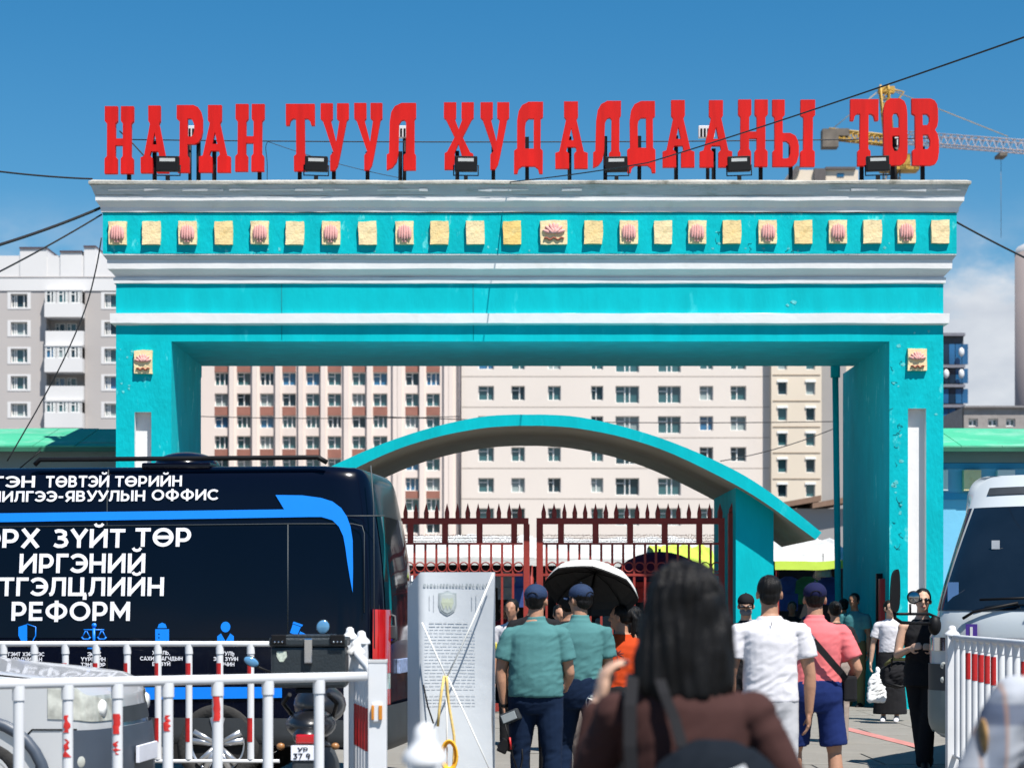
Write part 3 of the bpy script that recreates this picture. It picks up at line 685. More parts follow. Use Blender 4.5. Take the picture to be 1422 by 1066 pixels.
bm = BM(); box(bm, lX(64.5)+.01, lX(118)-.01, LYb+1.4, LYb+13, 0, lZ(404)-.01); link('balcony_back_wall', bm, M_lg, b4)
for i, (zt, zm, zb, deep) in enumerate(((404,423,442,0),(443,460.5,480,1),(481,499,518,0),(519,536.5,556,1),(557,574,595,0),(596,612,632,1))):
    yb = LYb-.9 if not deep else LYb-.5
    bm = BM(); box(bm, lX(65), lX(117.6), yb, LYb+1.4, lZ(zb), lZ(zm)); link('balcony', bm, M_lw, b4)
    if not deep:
        for q in (65.5, 82.5, 99.5):
            bm = BM(); box(bm, lX(q-.2)+.02, lX(q+1.2), yb+.05, yb+.2, lZ(zm), lZ(zt)); box(bm, lX(q+16), lX(q+17), yb+.05, yb+.2, lZ(zm), lZ(zt)); link('balcony_post', bm, M_lw, b4)
            window(b4, lX(q+1.5), lX(q+15), lZ(zm), lZ(zt+1.5), yb, .15, (.5, .8))
        bm = BM(); box(bm, lX(65.2), lX(117.4), yb-.01, LYb+1.35, lZ(zt+1.5), lZ(zt)); link('balcony_lintel', bm, M_lw, b4)
    else:
        for q in (72, 88): window(b4, lX(q), lX(q+14), lZ(zm), lZ(zt+3), LYb+1.3, .1, (.4,))

# right side far buildings
TY = 150
t = thing('glass_tower', 'dark blue glass office tower with grey floor bands', 'building', (PX(1320, TY), TY, 0))
bm = BM(); box(bm, PX(1290, TY), PX(1338, TY), TY, TY+12, 0, PZ(462, TY)); link('wall', bm, mat('tower_dark_wall', (.05, .055, .07), .6), t)
for (a, b) in ((478, 506), (512, 532), (540, 560), (567, 590)):
    for q in range(1291, 1337, 9):
        bm = BM(); box(bm, PX(q, TY-.1), PX(q+8.2, TY-.1), TY-.12, TY+.1, PZ(b, TY), PZ(a, TY)); link('pane', bm, random.choice([mat('tower_glass', (.02, .10, .22), .08, .3, .5), mat('tower_glass_dark', (.008, .025, .05), .08, .3, .5)]), t)
for c in (463, 507, 534, 562):
    bm = BM(); box(bm, PX(1289, TY), PX(1339, TY), TY-.35, TY+.1, PZ(c+4, TY), PZ(c, TY)); link('floor_band', bm, mat('tower_band', (.17, .17, .20), .6), t)
for (px, py) in ((1333, 490), (1312, 520), (1333, 520)):
    bm = BM(); ell(bm, (PX(px, TY), TY-.5, PZ(py, TY)), (.22, .15, .34), None, 10, 8); link('round_sign', bm, M_whitem, t)
t = thing('low_grey_block', 'low grey-brown block between the glass tower and brown tower', 'building', (PX(1375, 120), 120, 0))
M_lgb = mat('grey_brown_wall', (.27, .245, .23), .9)
bm = BM(); holed(bm, PX(1338.5, 120), PX(1440, 120), 0, PZ(565, 120), [(PX(a, 120), PX(b, 120), PZ(592, 120), PZ(581, 120)) for a, b in ((1345, 1358), (1372, 1386), (1397, 1410))], 120, .3)
box(bm, PX(1338.5, 120), PX(1440, 120), 120.4, 128, 0, PZ(565, 120)); link('wall', bm, M_lgb, t)
for a, b in ((1345, 1358), (1372, 1386), (1397, 1410)): window(t, PX(a, 120), PX(b, 120), PZ(592, 120), PZ(581, 120), 120, .28, (.5,))
bm = BM(); box(bm, PX(1338, 120), PX(1440, 120), 119.8, 120.6, PZ(566, 120), PZ(563.5, 120)); link('roof', bm, mat('grey_roof_edge', (.2, .19, .19), .8), t)
t = thing('brown_tower', 'tall brown tower with a rounded white top at the right edge', 'building', (PX(1440, 130), 130, 0))
bm = BM(); lathe(bm, [(0, 0), (2.9, 0), (2.9, PZ(352, 130)), (2.9, PZ(352, 130))], (PX(1411, 130)+2.9, 130, 0), n=32); link('wall', bm, mat('tower_brown', (.30, .25, .24), .85, .05, .5), t)
bm = BM(); lathe(bm, [(2.92, PZ(352.5, 130)), (2.8, PZ(343, 130)), (2.2, PZ(337, 130)), (0, PZ(334, 130))], (PX(1411, 130)+2.9, 130, 0), n=32); link('dome', bm, M_lw, t)

# tower crane
KY = 230
M_yel = mat('crane_yellow', (.45, .27, .04), .6, .2, 1); M_jib = mat('crane_jib_pale', (.46, .36, .32), .6, .1, 1); M_cw = mat('crane_counterweight', (.13, .11, .09), .8, .3, 1)
cr_ = thing('tower_crane', 'yellow tower crane with pale lattice jib beyond the last word of the sign', 'crane', (PX(1240, KY), KY, 0))
def lattice(bm, a, b, w_, n, r, diag=True):
    a, b = Vector(a), Vector(b); d = (b-a).normalized(); s = d.cross(Vector((0, 1, 0)) if abs(d.y) < .9 else Vector((1, 0, 0))).normalized(); t_ = d.cross(s)
    cs = [s*w_/2+t_*w_/2, -s*w_/2+t_*w_/2, -s*w_/2-t_*w_/2, s*w_/2-t_*w_/2]
    for c in cs: tube(bm, [a+c, b+c], r, 4)
    for i in range(n):
        p, q = a+(b-a)*i/n, a+(b-a)*(i+1)/n
        for k in range(4):
            tube(bm, [p+cs[k], q+cs[(k+1) % 4]], r*.6, 3, False)
            tube(bm, [p+cs[k], p+cs[(k+1) % 4]], r*.6, 3, False)
mx_ = PX(1238, KY)
bm = BM(); lattice(bm, (mx_, KY, 0), (mx_, KY, PZ(205, KY)), 1.6, 30, .1); link('mast', bm, M_cw, cr_)
bm = BM(); lattice(bm, (mx_-.2, KY, PZ(205, KY)), (mx_-.9, KY, PZ(119, KY)), .9, 9, .13); box(bm, mx_-1.5, mx_+.3, KY-.4, KY+.4, PZ(130, KY), PZ(121, KY)); tube(bm, [(mx_-.9, KY, PZ(121, KY)), (mx_+1.4, KY, PZ(128, KY)), (mx_, KY, PZ(150, KY))], .14, 4); link('tower_top', bm, M_yel, cr_)
bm = BM(); lattice(bm, (PX(1150, KY), KY, PZ(186, KY)), (mx_, KY, PZ(196, KY)), 1.0, 12, .13); link('counter_jib', bm, M_yel, cr_)
bm = BM(); box(bm, PX(1141, KY), PX(1163, KY), KY-.8, KY+.8, PZ(206, KY), PZ(181, KY)); box(bm, PX(1163, KY), PX(1178, KY), KY-.6, KY+.6, PZ(190, KY), PZ(180, KY)); link('counterweight', bm, M_cw, cr_)
bm = BM(); lattice(bm, (mx_, KY, PZ(190, KY)), (PX(1500, KY-0), KY-20, PZ(216, KY-20)), 1.15, 34, .06); link('jib', bm, M_jib, cr_)
bm = BM(); box(bm, PX(1384, KY-10)-.0, PX(1396, KY-10), KY-11, KY-9, PZ(219, KY-10), PZ(215, KY-10)); tube(bm, [(PX(1390, KY-10), KY-10, PZ(219, KY-10)), (PX(1390, KY-10), KY-10, PZ(330, KY-10))], .03, 3); link('trolley', bm, M_cw, cr_)
bm = BM(); tube(bm, [(mx_-.9, KY, PZ(121, KY)), (PX(1400, KY-12), KY-12, PZ(190, KY-12))], .05, 4); tube(bm, [(mx_-.9, KY, PZ(121, KY)), (PX(1150, KY), KY, PZ(184, KY))], .05, 4); link('tie_rod', bm, M_yel, cr_)
bm = BM(); box(bm, mx_+.3, mx_+2.0, KY-1, KY+1, PZ(232, KY), PZ(216, KY)); box(bm, mx_-1.2, mx_+3, KY-1.2, KY+1.2, PZ(238, KY), PZ(233, KY)); link('cab', bm, M_yel, cr_)

# ================================================================ LOW MARKET BUILDINGS BESIDE THE GATE
M_groof = mat('green_sheet_roof', (.05, .36, .20), .6, .12, .8, .3, 4, col2=(.18, .42, .30), c2lo=.5, c2hi=.7, c2scale=1.5, stretch=(1, 1, 6))
M_gwall = mat('grey_green_eave', (.20, .25, .25), .9, .1, 1)
SY = 33.2
def lowb(x0, x1, label, wall, right):
    t = thing('market_hall', label, 'building', ((x0+x1)/2, SY+3, 0))
    n_ = 14
    for k in range(n_):     # corrugated roof sheets
        a = x0+(x1-x0)*k/n_; b = x0+(x1-x0)*(k+1)/n_; j = random.uniform(-.006, .006)
        bm = BM(); prism(bm, [(SY-.35, PZ(622, SY-.35)+j), (SY-.35, PZ(620.5, SY-.35)+.02+j), (SY+1.6, PZ(596.5, SY+1.6)+.02+j), (SY+1.6, PZ(596.5, SY+1.6)+j)], None, lambda u, v, q: Vector((a+.004+q, u, v)), b-a-.008)
        link('roof_sheet', bm, M_groof, t)
    bm = BM(); box(bm, x0, x1, SY-.37, SY-.3, PZ(624, SY-.37)-.03, PZ(620.5, SY-.37)); link('gutter', bm, mat('dark_green_gutter', (.02, .12, .07), .6), t)
    bm = BM(); box(bm, x0, x1, SY, SY+1.55, PZ(642 if right else 660, SY), PZ(614, SY)); link('eave', bm, M_gwall, t)
    bm = BM(); box(bm, x0, x1, SY+.06, SY+6, 0, PZ(642 if right else 660, SY)-.002); link('wall', bm, wall, t)
    return t
M_sky = mat('sky_blue_wall', (.16, .46, .66), .85, .06, 1, .2, 10); M_sky2 = mat('deeper_blue_band', (.04, .28, .50), .85, .05, 1)
lowb(-16, PX(161, 33.3)+.1, 'low market hall with a green sheet roof left of the gateway', M_gwall, False)
t = lowb(gx1+.02, 16, 'blue market hall with green sheet roof right of the gateway', M_sky, True)
bm = BM(); box(bm, gx1+.05, 15.9, SY+.035, SY+.06, PZ(693, SY), PZ(684, SY)); box(bm, gx1+.05, 15.9, SY+.03, SY+.06, PZ(650, SY), PZ(642.5, SY)); link('wall_band', bm, M_sky2, t)
for i, px in enumerate((1304, 1350, 1397, 1444, 1491)):
    bm = BM(); box(bm, PX(px-12.5, SY-.05), PX(px+12, SY-.05), SY-.09, SY+.035, PZ(681.5, SY), PZ(652.5, SY), .008); link('wall_tile', bm, M_creams[1] if i % 2 else M_white, t, label='yellow square wall tile' if i % 2 else 'white square wall tile')
# ================================================================ OVERHEAD WIRES
M_wire = mat('black_cable', (.01, .01, .012), .6)
def wire(pts, r, label):
    bm = BM(); tube(bm, pts, r, 6); return tag(link('overhead_wire', bm, M_wire), label, 'wire')
def sag(a, b, s, n=16):
    a, b = Vector(a), Vector(b); return [a.lerp(b, i/n)-Vector((0, 0, 4*s*(i/n)*(1-i/n))) for i in range(n+1)]
wire(sag(P(-60, 230, 29), P(128, 248.5, 31), .03), .014, 'upper black wire reaching the left end of the gateway roof')
wire(sag(P(-80, 362, 27), P(139, 289, 31), .05), .022, 'thick black wire meeting the left end of the upper cornice')
wire(sag(P(-80, 416, 27), P(141, 298, 31), .04), .013, 'thin black wire just under the thick one at the left cornice')
wire([P(x, y, 30.5) for x, y in dens([(141, 330), (133, 375), (118, 430), (88, 500), (55, 562), (35, 597), (10, 640)])], .012, 'loose black wire hanging in a curve in front of the grey apartment block')
wire(sag(P(1322, 305, 31), P(1500, 393, 29), .03), .016, 'black wire running down to the right from the frieze end')
wire(sag(P(700, 253.5, 30.9), P(900, 226, 26), .02)[:-1]+sag(P(900, 226, 26), P(1560, 3, 15), .03), .008, 'long slanting black wire crossing in front of the sign')
wire(sag(P(180, 194, 32.2), P(1300, 192, 32.2), .05), .009, 'thin horizontal cable strung behind the red letters')
wire([P(x, y, 32.0) for x, y in ((166, 182), (185, 200), (205, 222), (216, 240))], .012, 'short slanting cable behind the first letters')
wire([P(x, y, 32.4) for x, y in dens([(372, 196), (369, 205), (371, 225), (371, 250)])], .006, 'thin cable hanging between НАРАН and ТУУЛ')
wire(sag(P(370, 196, 32.4), P(560, 248, 32.4), .05), .005, 'thin slack cable behind the word ТУУЛ')
wire(sag(P(520, 578, 60), P(1160, 585, 60), .1), .014, 'thin cable far behind the arch')
wire(sag(P(180, 574, 60), P(640, 578, 60), .1), .012, 'thin cable crossing the office block')
wire(sag(P(1000, 640, 50), P(1165, 592, 50), .1), .012, 'thin cable in front of the beige end block')

# ================================================================ MARKET BEHIND THE IRON GATE
M_tarp = mat('white_tarpaulin', (.52, .52, .51), .7, .15, 3, .6, 6, col2=(.34, .37, .36), c2lo=.5, c2hi=.7, c2scale=2.5, stretch=(.7, 1, 3)); M_lime = mat('lime_tarpaulin', (.45, .62, .06), .6, .08, 2, .3, 5); M_stall_shade = mat('stall_inner_shade', (.012, .013, .016), .95, .2, 2)
GC = [mat('garment_%s' % n, c, .9, .25, 5, .3, 15) for n, c in (('red', (.45, .03, .03)), ('blue', (.04, .08, .28)), ('black', (.02, .02, .025)), ('green', (.04, .2, .08)), ('purple', (.12, .04, .18)), ('grey', (.25, .25, .26)), ('maroon', (.2, .02, .04)))]
def stall(px0, px1, Y, ztop, label, m=M_tarp, fringe=None, depth=4):
    x0, x1 = PX(px0, Y), PX(px1, Y); zt = PZ(ztop, Y)
    t = thing('market_stall', label, 'stall', ((x0+x1)/2, Y, 0), group='market stalls behind the gate')
    bm = BM(); nx, ny = 44, 14; g = []
    for j in range(ny+1):
        row = []
        for i in range(nx+1):
            u, v = i/nx, j/ny
            z = zt-.50+math.sin(min(1, v*1.3)*PI/2)*.50+noise.noise(Vector((u*6+px0, v*4, Y)))*.08+noise.noise(Vector((u*17+px0, v*9, Y)))*.05
            z = z if v > 0 else zt-.50+noise.noise(Vector((u*3+px0, 0, Y)))*.03
            row.append(bm.verts.new((x0+(x1-x0)*u, Y+v*depth, z)))
        g.append(row)
    for j in range(ny):
        for i in range(nx): bm.faces.new((g[j][i], g[j][i+1], g[j+1][i+1], g[j+1][i])).smooth = True
    vl = [bm.verts.new((v.co.x, Y-.02, v.co.z-.16+noise.noise(v.co*1.5)*.02)) for v in g[0]]
    for i in range(nx): bm.faces.new((vl[i], vl[i+1], g[0][i+1], g[0][i])).material_index = 1
    link('tarpaulin', bm, [m, fringe or m], t)
    bm = BM(); box(bm, x0+.05, x1-.05, Y+depth-.3, Y+depth-.2, 0, zt-.2); link('back_panel', bm, M_stall_shade, t)  # near-black panel, shade inside the stall put into its colour
    for q in (x0+.06, x1-.06):
        bm = BM(); tube(bm, [(q, Y+.1, 0), (q, Y+.1, zt-.5)], .03, 6); link('post', bm, M_oxide, t)
    n_ = int((x1-x0)/.42)
    for k in range(n_):
        gx = x0+.3+k*.42+random.uniform(-.05, .05); w_, h_ = random.uniform(.15, .19), random.uniform(.5, .75); zt2 = zt-.78
        bm = BM(); prism(bm, [(gx-w_*.35, zt2), (gx-w_*1.15, zt2-.08), (gx-w_*1.3, zt2-.32), (gx-w_*.95, zt2-.33), (gx-w_*.9, zt2-h_), (gx+w_*.9, zt2-h_), (gx+w_*.95, zt2-.33), (gx+w_*1.3, zt2-.32), (gx+w_*1.15, zt2-.08), (gx+w_*.35, zt2)], None, lambda a, b, q: Vector((a, Y+.6+random.uniform(-.02, .02)+q, b)), .09)
        link('hanging_garment', bm, random.choice(GC), t)
    return t
stall(560, 742, 40, 738, 'white tarpaulin market stall behind the left gate leaf')
stall(735, 985, 41.5, 741, 'white tarpaulin market stall behind the right gate leaf')
stall(915, 1000, 39, 752, 'stall with a lime green awning next to the arch pillar', M_lime, M_lime)
stall(1076, 1185, 38, 742, 'stall with white top and lime trim right of the arch pillar', M_tarp, M_lime)
stall(300, 560, 40, 741, 'white tarpaulin market stall hidden mostly by the van')
# interior further back, its shade put into a near-black wall colour
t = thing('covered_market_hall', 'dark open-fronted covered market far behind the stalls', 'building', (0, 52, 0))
bm = BM(); box(bm, -10, 10, 55, 56, 0, 2.6); link('back_wall', bm, M_stall_shade, t)
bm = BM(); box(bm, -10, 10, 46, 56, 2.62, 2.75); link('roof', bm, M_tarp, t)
for px in (1092, 1140):
    t = thing('market_shed', ['brown roofed shed behind the arch tip', 'small pale shed behind the right gateway pillar'][px > 1100], 'shed', (PX(px, 90), 90, 0))
    bm = BM(); box(bm, PX(px-8, 90), PX(px+40, 90), 90, 95, 0, PZ(706, 90)); link('wall', bm, M_grey, t)
    bm = BM(); prism(bm, [(PX(px-14, 90), PZ(706, 90)), (PX(px+46, 90), PZ(696, 90)), (PX(px+46, 90), PZ(688, 90)), (PX(px-14, 90), PZ(699, 90))], None, lambda a, b, q: Vector((a, 89.5+q, b)), 6); link('roof', bm, mat('rusty_roof', (.20, .12, .08), .8), t)
def parasol(c, r, h, tilt, mtop, munder, label, cat, n=8, pole=True, name='parasol', polelen=1.9, valance=.0):
    t = thing(name, label, cat, c)
    rot = Matrix.Rotation(tilt[0], 4, 'X') @ Matrix.Rotation(tilt[1], 4, 'Y')
    for (off, m, nm) in ((0, mtop, 'canopy'), (-.012, munder, 'canopy_lining')):
        bm = BM(); rings = 6; prev = None
        for j in range(rings+1):
            v = j/rings; ring = []
            for k in range(n*4):
                a = 2*PI*k/(n*4); ph = (k % 4)/4; scal = 1-.045*math.sin(ph*PI)*v
                rr = r*math.sin(v*PI*.5*.92)/math.sin(PI*.46)*scal; zz = h*(math.cos(v*PI*.46)-math.cos(PI*.46))/(1-math.cos(PI*.46))-.03*math.sin(ph*PI)*(v > .9)*0
                ring.append(bm.verts.new((rr*math.cos(a), rr*math.sin(a), zz+off)) if j else None)
            if j == 0: top = bm.verts.new((0, 0, h+off))
            elif j == 1:
                for k in range(n*4): bm.faces.new((top, ring[k], ring[(k+1) % (n*4)])).smooth = False
            else:
                for k in range(n*4): bm.faces.new((prev[k], ring[k], ring[(k+1) % (n*4)], prev[(k+1) % (n*4)]))
            if j: prev = ring
        bm.transform(rot); link(nm, bm, m, t, world=False)
    for k in range(n):
        a = 2*PI*k/n; bm = BM(); tube(bm, [(r*math.sin(v*PI*.46)/math.sin(PI*.46)*math.cos(a), r*math.sin(v*PI*.46)/math.sin(PI*.46)*math.sin(a), h*(math.cos(v*PI*.46)-math.cos(PI*.46))/(1-math.cos(PI*.46))-.02) for v in (0.02, .3, .6, .85, 1)], .004, 4); bm.transform(rot); link('rib', bm, M_black, t, world=False)
    bm = BM(); tube(bm, [(0, 0, h+.05), (0, 0, -polelen)], .009 if name == 'umbrella' else .025, 6); bm.transform(rot); link('shaft', bm, M_black, t, world=False)
    return t
parasol((PX(916, 36), 36, PZ(806, 36)), .84, .52, (0, 0), mat('purple_canopy', (.13, .016, .035), .95, .1, 2, spec=.05), mat('purple_lining', (.06, .012, .03), .95, spec=.05), 'dark purple market parasol behind the right gate leaf', 'parasol', polelen=2.0)
t = thing('hanging_lamp', 'pale hanging lampshade under the lime trimmed stall', 'lamp', (PX(1143, 38.2), 38.2, PZ(784, 38.2)))
bm = BM(); c = P(1143, 790, 38.2); lathe(bm, [(.03, .12), (.14, .02), (.16, -.14), (.15, -.15), (.0, -.12)], c, n=14); link('shade', bm, mat('cream_shade', (.6, .5, .36), .8), t)
bm = BM(); tube(bm, [c+Vector((0, 0, .1)), c+Vector((0, 0, .3))], .008, 5); link('cord', bm, M_black, t)
# ================================================================ VEHICLES
def axis_coords(a, b, r, step, nr=4):
    out = [a+r*(1-math.cos(PI/2*k/nr)) for k in range(nr+1)]
    n = max(1, round((b-r-(a+r))/step)); out += [a+r+(b-a-2*r)*k/n for k in range(1, n)]
    return out+[b-r*(1-math.cos(PI/2*k/nr)) for k in range(nr, -1, -1)]
class Shell:
    def __init__(s, L_, W_, z0, z1, r, st, deform):
        s.lo = Vector((0, -W_/2, z0)); s.hi = Vector((L_, W_/2, z1)); s.r = r; s.deform = deform
        ax = [axis_coords(s.lo[i], s.hi[i], r, st) for i in range(3)]
        s.quads = []
        for d in range(3):
            e, f = [i for i in range(3) if i != d]
            for side, val in ((-1, s.lo[d]), (1, s.hi[d])):
                for i in range(len(ax[e])-1):
                    for j in range(len(ax[f])-1):
                        q = []
                        for (a, b) in ((i, j), (i+1, j), (i+1, j+1), (i, j+1)):
                            p = [0, 0, 0]; p[d] = val; p[e] = ax[e][a]; p[f] = ax[f][b]; q.append(tuple(p))
                        s.quads.append(('xyz'[d]+('-' if side < 0 else '+'), q))
    def pos(s, p):
        p = Vector(p); c = Vector([min(max(p[i], s.lo[i]+s.r), s.hi[i]-s.r) for i in range(3)])
        d = p-c
        if d.length > 1e-6: p = c+d.normalized()*s.r
        return Vector(s.deform(p))
    def mesh(s, cond=None, off=0):
        bm = BM(); cache = {}
        for side, q in s.quads:
            c = sum((Vector(a) for a in q), Vector())/4
            if cond and not cond(side, c): continue
            vs = []
            for a in q:
                k = tuple(round(x, 4) for x in a)
                if k not in cache: cache[k] = bm.verts.new(s.pos(a))
                vs.append(cache[k])
            if len(set(vs)) < 4: continue
            try: bm.faces.new(vs)
            except ValueError: pass
        bmesh.ops.remove_doubles(bm, verts=bm.verts, dist=.0008)
        bmesh.ops.recalc_face_normals(bm, faces=bm.faces)
        # make normals point outwards from the body centre
        cen = (s.pos(s.lo)+s.pos(s.hi))/2
        sgn = sum(f.normal.dot(f.calc_center_median()-cen)*f.calc_area() for f in bm.faces)
        if sgn < 0: bmesh.ops.reverse_faces(bm, faces=bm.faces)
        bm.normal_update()
        if off:
            for v, n_ in [(v, v.normal.copy()) for v in bm.verts]: v.co += n_*off
        for f in bm.faces: f.smooth = True
        return bm
def interp(t, x):
    if x <= t[0][0]: return t[0][1]
    for (a, b), (c, d) in zip(t, t[1:]):
        if x <= c:
            k = (x-a)/(c-a); return b+(d-b)*k
    return t[-1][1]
M_tyre = mat('tyre_rubber', (.025, .024, .023), .85, .2, 6, .4, 30); M_alloy = mat('alloy_rim', (.55, .56, .58), .3, .05, metal=.8)
M_chrome = mat('chrome', (.7, .7, .72), .12, .02, metal=1); M_plastic = mat('dark_plastic', (.03, .035, .04), .55, .15, 6)
M_clear = mat('headlight_lens', (.42, .43, .39), .08, .45, 9, spec=.9, coat=.6); M_amber = mat('amber_lens', (.6, .22, .02), .2, .2, 9, spec=.7)
M_tail = mat('tail_light_red', (.45, .008, .01), .12, .15, 5, spec=.8, coat=.5); M_carglass = mat('tinted_car_glass', (.006, .010, .016), .05, .2, 3, spec=.8)
def wheel(parent, x, y, r, w_=.22, side=1, spokes=5):
    o = thing('wheel', None, None); o.parent = parent; o.location = (x, y, r)
    bm = BM(); s = side
    lathe(bm, [(r*.64, -w_*.4*s), (r*.9, -w_*.48*s), (r*.985, -w_*.36*s), (r, 0), (r*.985, w_*.36*s), (r*.9, w_*.48*s), (r*.66, w_*.42*s), (r*.63, w_*.30*s)], (0, 0, 0), 'Y', 40)
    for k in range(60):
        a = 2*PI*k/60; c = Vector((math.cos(a)*r*.985, 0, math.sin(a)*r*.985)); box(bm, c.x-.006, c.x+.006, -w_*.34, w_*.34, c.z-.006, c.z+.006)
    link('tyre', bm, M_tyre, o, world=False)
    bm = BM(); lathe(bm, [(r*.66, w_*.44*s), (r*.62, w_*.43*s), (r*.58, w_*.25*s), (r*.58, -w_*.2*s)], (0, 0, 0), 'Y', 32)
    for k in range(spokes):
        for dd in (-.13, .13):
            a = 2*PI*k/spokes+PI/2; tube(bm, [(math.cos(a+dd*1.2)*r*.10, w_*.36*s, math.sin(a+dd*1.2)*r*.10), (math.cos(a+dd*1.25)*r*.64, w_*.42*s, math.sin(a+dd*1.25)*r*.64)], [r*.075, r*.095], 6)
    lathe(bm, [(.001, w_*.42*s), (r*.14, w_*.41*s), (r*.17, w_*.30*s)], (0, 0, 0), 'Y', 16)
    link('rim', bm, M_alloy, o, world=False)
    bm = BM(); lathe(bm, [(r*.57, w_*.05*s), (.001, w_*.05*s)], (0, 0, 0), 'Y', 24); link('brake_disc', bm, mat('brake_dark', (.02, .02, .02), .6), o, world=False)
    return o
def arch_fill(bm, x, y, r, w_, z):  # flat disc laid over the body, painted black for the wheel well's shade
    bm2 = bm; n = 20
    pts = [(x+math.cos(PI*k/n)*r, z+math.sin(PI*k/n)*r) for k in range(n+1)]+[(x-r, .22), (x+r, .22)]
    prism(bm2, pts, None, lambda a, b, t: Vector((a, y+t, b)), w_)

# ---- navy van
def yside(z): return 1.0-.075*max(0, z-1.25)-.02*max(0, z-1.25)**2
def van_def(p):
    x, y, z = p
    k = max(0, z-1.25); s = 1 if y > 0 else -1
    y = y*(yside(z))/1.0
    if x < .6:                                   # rear leans in towards the roof, corners wrap
        f = (1-x/.6)**1.0; x += f*(.17*(max(0, z-1.5)/1.3)**1.7+.10*(abs(p[1]))**4*.35)
        z -= f*.03
        if p[0] < .34: t_ = 1-p[0]/.34; y *= 1-.11*t_*t_
    if x > 4.3:                                  # bonnet and raked screen
        t = (x-4.3)/(6.0-4.3)
        top = interp([(0, 2.84), (.12, 2.80), (.55, 1.85), (.72, 1.45), (.95, 1.2), (1, 1.05)], t)
        if z > .9: z = .9+(z-.9)*(top-.9)/(2.84-.9)
        y *= 1-.10*t*t
    return (x, y, z)
VRZ = R(180-6.5); VC = P(531, 0, 17.6)
rot = Matrix.Rotation(VRZ, 3, 'Z'); off = rot @ Vector((0, 1, 0))
VO = Vector((VC.x-off.x, 17.6-off.y, 0))
van = thing('van', 'dark navy high-roof van with white lettering and a blue arrow stripe', 'van', VO, VRZ)
M_navy = mat('navy_van_paint', (.0015, .0025, .009), .20, .1, 1, spec=.22, coat=.10, coatr=.04)
vs_ = Shell(6.0, 2.0, .34, 2.84, .13, .14, van_def)
link('body', vs_.mesh(), M_navy, van, world=False)
link('rear_window', vs_.mesh(lambda s, c: s == 'x-' and 1.35 < c.z < 2.45 and abs(c.y) < .82 and abs(c.y) > .04, .006), M_carglass, van, world=False)
link('side_window', vs_.mesh(lambda s, c: s == 'y+' and 1.32 < c.z < 2.24 and .2 < c.x < 4.0, .004), mat('dark_wrap_glass', (.001, .002, .007), .07, .1, 1, spec=.25), van, world=False)
link('windscreen', vs_.mesh(lambda s, c: s == 'z+' and 4.5 < c.x < 5.25 and abs(c.y) < .85, .006), M_carglass, van, world=False)
link('sill', vs_.mesh(lambda s, c: c.z < .62 and s[0] != 'z', .012), M_plastic, van, world=False)
Vinv = Matrix.Translation(VO) @ Matrix.Rotation(VRZ, 4, 'Z'); Vinv.invert()
def van_uz(px, py):
    o = Vinv @ Vector((0, 0, EYE)); d = Vinv.to_3x3() @ Vector(((px-CX)/F, 1, (HY-py)/F)); z = 1.5
    for _ in range(6):
        t = (yside(z)-o.y)/d.y; z = o.z+t*d.z
    return o.x+t*d.x, z
def vmap(o_): return lambda a, b, t: Vector((a, yside(b)+o_-t, b))
M_dec = mat('white_vinyl_lettering', (.78, .78, .82), .5, .02); M_bl = mat('bright_blue_vinyl', (.0, .20, .80), .45, .03)
def van_poly(name, pts, m, o_=.009, holes=None, label=None, smooth=0):
    q = [van_uz(*p) for p in pts]
    if smooth: q = smooth_poly(q, smooth)
    bm = BM(); prism(bm, q, [[van_uz(*p) for p in h] for h in (holes or [])], vmap(o_), .005)
    return link(name, bm, m, van, world=False, label=label)
